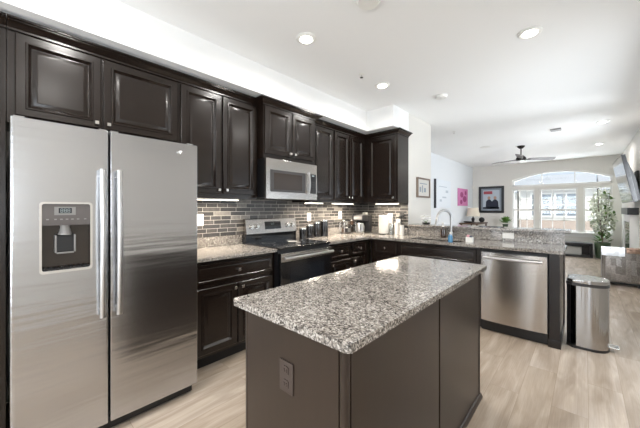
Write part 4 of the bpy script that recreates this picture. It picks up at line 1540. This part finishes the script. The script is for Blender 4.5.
a1, a2, a3, a4 = ring(ro, z0), ring(ri, z1), ring(ri - 0.004, z1), ring(ro - 0.004, z0)
for p_, q_ in ((a1, a2), (a2, a3), (a3, a4), (a4, a1)):
    for k in range(n):
        bm.faces.new((p_[k], p_[(k + 1) % n], q_[(k + 1) % n], q_[k]))
part('lamp_shade', bm, M['shade'], t)
part('stem', tube(B(), [(LX, LY, 1.05), (LX, LY, 1.32)], 0.006, 8), M['nickel'], t)
bm = B()
blob(bm, (0.40, 10.42, 0.945), (0.085, 0.085, 0.085), 16, 10)
single('decor_ball', bm, M['blackmatte'], 'dark round ornament beside the cream lamp', 'ornament', (0.40, 10.42, 0.8602))
bm = B()
lathe(bm, [(0.06, 0), (0.13, 0.02), (0.15, 0.045), (0.14, 0.045), (0.06, 0.012), (0.005, 0.01)], (0.18, 9.78, 0.8602), 'Z', 24)
single('bowl', bm, M['blackmatte'], 'shallow dark bowl on the console table, nearer than the lamp', 'bowl', (0.18, 9.78, 0.8602))


def leaf(bm, c, d, l, w_):
    d = d.normalized()
    s = d.cross(Vector((0, 0, 1)))
    if s.length < 1e-3: s = Vector((1, 0, 0))
    s.normalize()
    up = s.cross(d)
    p = [c, c + d * l * 0.35 + s * w_, c + d * l * 0.7 + s * w_ * 0.7 - up * l * 0.05, c + d * l - up * l * 0.15, c + d * l * 0.7 - s * w_ * 0.7 - up * l * 0.05, c + d * l * 0.35 - s * w_]
    vs = [bm.verts.new(q) for q in p]
    bm.faces.new((vs[0], vs[1], vs[2], vs[3]))
    bm.faces.new((vs[0], vs[3], vs[4], vs[5]))


# small green plant on a stand
t = thing('plant_stand', 'slim dark stand holding the small green plant by the window', 'stand', (1.02, 10.62, 0))
part('stand_top', lathe(B(), [(0.15, 0.70), (0.15, 0.72)], (1.02, 10.62, 0), 'Z', 24), M['wood'], t)
part('stand_post', lathe(B(), [(0.14, 0), (0.13, 0.015), (0.02, 0.03), (0.02, 0.70)], (1.02, 10.62, 0), 'Z', 16), M['wood'], t)
t = thing('potted_plant', 'small bushy green plant left of the window', 'plant', (1.02, 10.62, 0.7202))
part('pot', lathe(B(), [(0.06, 0), (0.085, 0.10), (0.08, 0.10), (0.07, 0.085), (0.005, 0.085)], (1.02, 10.62, 0.7202), 'Z', 20), M['potgreen'], t)
bm = B()
rnd = random.Random(5)
for k in range(120):
    a, e = rnd.uniform(0, 2 * PI), rnd.uniform(0.0, 1.4)
    d = Vector((math.cos(a) * math.cos(e), math.sin(a) * math.cos(e), math.sin(e)))
    leaf(bm, Vector((1.02, 10.62, 0.85)) + d * rnd.uniform(0.02, 0.16), d + Vector((0, 0, 0.2)), 0.10, 0.025)
part('foliage', bm, M['green'], t, smooth=False)

# tall white-flowering plant at the right window, white light painted into its leaves
VX, VY = 3.20, 10.55
t = thing('flowering_tree', 'tall indoor tree with green and painted white-lit leaves before the right window', 'plant', (VX, VY, 0))
part('planter', lathe(B(), [(0.11, 0), (0.13, 0.02), (0.16, 0.40), (0.165, 0.42), (0.15, 0.42), (0.14, 0.38), (0.005, 0.38)], (VX, VY, 0), 'Z', 24), M['potgreen'], t)
bm = B()
rnd = random.Random(11)
tips = []
for k in range(7):
    a = 2 * PI * k / 7 + rnd.uniform(-0.3, 0.3)
    r = rnd.uniform(0.08, 0.20)
    h = rnd.uniform(1.35, 1.85)
    p = [(VX, VY, 0.38), (VX + 0.2 * r * math.cos(a), VY + 0.2 * r * math.sin(a), 0.8), (VX + 0.7 * r * math.cos(a), VY + 0.7 * r * math.sin(a), 0.38 + (h - 0.38) * 0.65), (VX + r * math.cos(a), VY + r * math.sin(a), h)]
    tube(bm, p, [0.012, 0.010, 0.007, 0.003], 6)
part('stems', bm, M['bark'], t)
def crown_pts(n, seed, zlo, zhi, R_):
    r2 = random.Random(seed)
    out = []
    while len(out) < n:
        x, y, z = r2.uniform(-1, 1), r2.uniform(-1, 1), r2.uniform(0, 1)
        prof = math.sin(PI * min(1, max(0, 0.12 + 0.85 * z))) ** 0.6
        if x * x + y * y < prof * prof:
            out.append(Vector((VX + x * R_, VY + y * R_, zlo + z * (zhi - zlo))))
    return out
bm = B()
r3 = random.Random(2)
for c in crown_pts(620, 4, 0.66, 1.86, 0.27):
    if c.x > VX + 0.17 and c.z > 1.2: continue
    leaf(bm, c, Vector((r3.uniform(-1, 1), r3.uniform(-1, 1), r3.uniform(-0.8, 0.5))), 0.11, 0.030)
part('white_lit_leaves', bm, M['leaf_lit'], t, smooth=False)
bm = B()
for c in crown_pts(170, 9, 0.62, 1.92, 0.24):
    if c.x < VX + 0.02 and c.z > 1.0: continue
    leaf(bm, c, Vector((r3.uniform(-1, 1), r3.uniform(-1, 1), r3.uniform(-0.8, 0.5))), 0.11, 0.028)
for k in range(40):
    a = r3.uniform(0, 2 * PI)
    leaf(bm, Vector((VX + 0.1 * math.cos(a), VY + 0.1 * math.sin(a), 0.42 + r3.uniform(0, 0.2))), Vector((math.cos(a), math.sin(a), 0.8)), 0.13, 0.03)
part('green_leaves', bm, M['green'], t, smooth=False)

# low black framed unit under the windows
t = thing('media_bench', 'low black-framed bench with pale panel under the windows', 'bench', (2.6, 10.65, 0))
bm = B()
bx_, by_ = (2.05, 3.02), (10.42, 10.82)
box(bm, bx_[0], bx_[1], by_[0], by_[1], 0.31, 0.38, 0.004)
box(bm, bx_[0], bx_[0] + 0.06, by_[0], by_[1], 0.0, 0.31)
box(bm, bx_[1] - 0.06, bx_[1], by_[0], by_[1], 0.0, 0.31)
box(bm, bx_[0] + 0.06, bx_[1] - 0.06, by_[0], by_[1], 0.0, 0.05)
part('frame', bm, M['black'], t)
part('back_panel', box(B(), bx_[0] + 0.06, bx_[1] - 0.06, by_[1] - 0.03, by_[1], 0.05, 0.31), M['dgrey'], t)
single('storage_basket', box(B(), 2.40, 2.80, 10.50, 10.74, 0.0505, 0.27, 0.01), M['storage'], 'pale grey box inside the low black bench', 'box', (2.6, 10.6, 0.05))

# armchair seen from behind with throws over its back
t = thing('armchair', 'grey patchwork armchair seen from behind at the right edge', 'armchair', (3.33, 7.3, 0))
ax0, ax1, ay0, ay1 = 3.085, 3.575, 6.96, 7.62
part('back_rest', box(B(), ax0 + 0.02, ax1, ay0, ay0 + 0.16, 0.06, 0.63, 0.035, 3), M['patch'], t)
part('seat', box(B(), ax0 + 0.09, ax1 - 0.02, ay0 + 0.165, ay1, 0.10, 0.40, 0.03, 3), M['patch'], t)
part('arm_rest', box(B(), ax0, ax0 + 0.085, ay0 + 0.165, ay1, 0.06, 0.56, 0.03, 3), M['patch'], t)
bm = B()
box(bm, ax0 + 0.03, ax1 - 0.01, ay0 + 0.03, ay1 - 0.03, 0.035, 0.06)
part('base_rail', bm, M['black'], t)
for xx in (ax0 + 0.03, ax1 - 0.07):
    for yy in (ay0 + 0.03, ay1 - 0.07):
        part('foot', box(B(), xx, xx + 0.04, yy, yy + 0.04, 0.0, 0.035), M['black'], t)


def throw(label, x0, x1, ytop0, ytop1, ztop, drop_f, drop_b, m, seed):
    rnd = random.Random(seed)
    bm = B()
    prof = []
    for k in range(5): prof.append((ytop0 - 0.010 - 0.004 * math.sin(k), ztop - drop_f + drop_f * k / 5))
    for k in range(7):
        a = PI * k / 6
        prof.append(((ytop0 + ytop1) / 2 - (0.012 + (ytop1 - ytop0) / 2) * math.cos(a), ztop + 0.012 * math.sin(a)))
    for k in range(5): prof.append((ytop1 + 0.010, ztop - drop_b * (k + 1) / 5))
    nx = 10
    rows = []
    for i in range(nx + 1):
        x = x0 + (x1 - x0) * i / nx
        j = 0.006 * math.sin(i * 1.7 + seed)
        rows.append([(x, y - j * (1 if y < ytop0 else 0) , z + 0.003 * math.sin(i * 2.1)) for y, z in prof])
    top = [[bm.verts.new(p) for p in r] for r in rows]
    for i in range(nx):
        for k in range(len(prof) - 1):
            bm.faces.new((top[i][k], top[i + 1][k], top[i + 1][k + 1], top[i][k + 1]))
    bmesh.ops.solidify(bm, geom=bm.faces[:], thickness=-0.006)
    return single('throw_blanket', bm, m, label, 'blanket', ((x0 + x1) / 2, (ytop0 + ytop1) / 2, ztop))


throw('pale silvery throw blanket draped over the left of the armchair back', ax0 - 0.01, ax0 + 0.27, ay0 - 0.004, ay0 + 0.164, 0.636, 0.13, 0.10, M['throw'], 1)
throw('tan throw blanket draped over the right of the armchair back', ax0 + 0.285, ax1 - 0.005, ay0 - 0.004, ay0 + 0.164, 0.636, 0.07, 0.10, M['tan'], 2)

# television on a wall arm, tilted down
t = thing('television', 'flat television on a tilting wall arm at the right edge', 'television', (3.40, 7.9, 1.83))
TA = math.radians(10)
mt = Matrix.Translation((3.375, 7.93, 1.83)) @ Matrix.Rotation(TA, 4, 'Y').inverted() @ Matrix.Rotation(0.03, 4, 'Z')
def tv(bm):
    bmesh.ops.transform(bm, matrix=mt, verts=bm.verts)
    return bm
part('bezel', tv(box(B(), 0.0, 0.055, -0.73, 0.62, -0.415, 0.415, 0.005)), M['black'], t)
part('screen', tv(box(B(), -0.0015, -0.0002, -0.718, 0.608, -0.40, 0.405)), M['screen'], t)
part('rear_housing', tv(prism(B(), [(0.0555, -0.40), (0.095, -0.40), (0.100, 0.0), (0.0555, 0.30)], 'XZ', -0.72, 0.60)), M['blackmatte'], t)
bm = B()
box(bm, 3.555, RX - 0.0005, 7.72, 8.12, 1.65, 2.0)
tube(bm, [(3.56, 7.85, 1.83), (3.49, 7.88, 1.82)], 0.02, 8)
tube(bm, [(3.56, 8.0, 1.83), (3.49, 7.97, 1.82)], 0.02, 8)
part('wall_arm', bm, M['blackmatte'], t)

# fireplace surround below the television
t = thing('fireplace', 'white wall fireplace with dark mantel and glass front below the television', 'fireplace', (3.5, 8.35, 0))
fx = 3.455
bm = B()
box(bm, fx + 0.02, RX - 0.0005, 7.82, 8.90, 0.0, 0.12)
box(bm, fx + 0.02, RX - 0.0005, 7.82, 7.86, 0.12, 1.19)
box(bm, fx + 0.02, RX - 0.0005, 8.86, 8.90, 0.12, 1.19)
box(bm, fx + 0.02, RX - 0.0005, 7.86, 8.86, 1.05, 1.19)
part('surround', bm, M['trim'], t)
part('mantel', box(B(), fx - 0.015, RX - 0.0005, 7.76, 8.96, 1.195, 1.325, 0.004), M['black'], t)
part('glass_front', box(B(), fx + 0.03, fx + 0.04, 7.865, 8.855, 0.125, 1.045), M['blackgloss'], t)
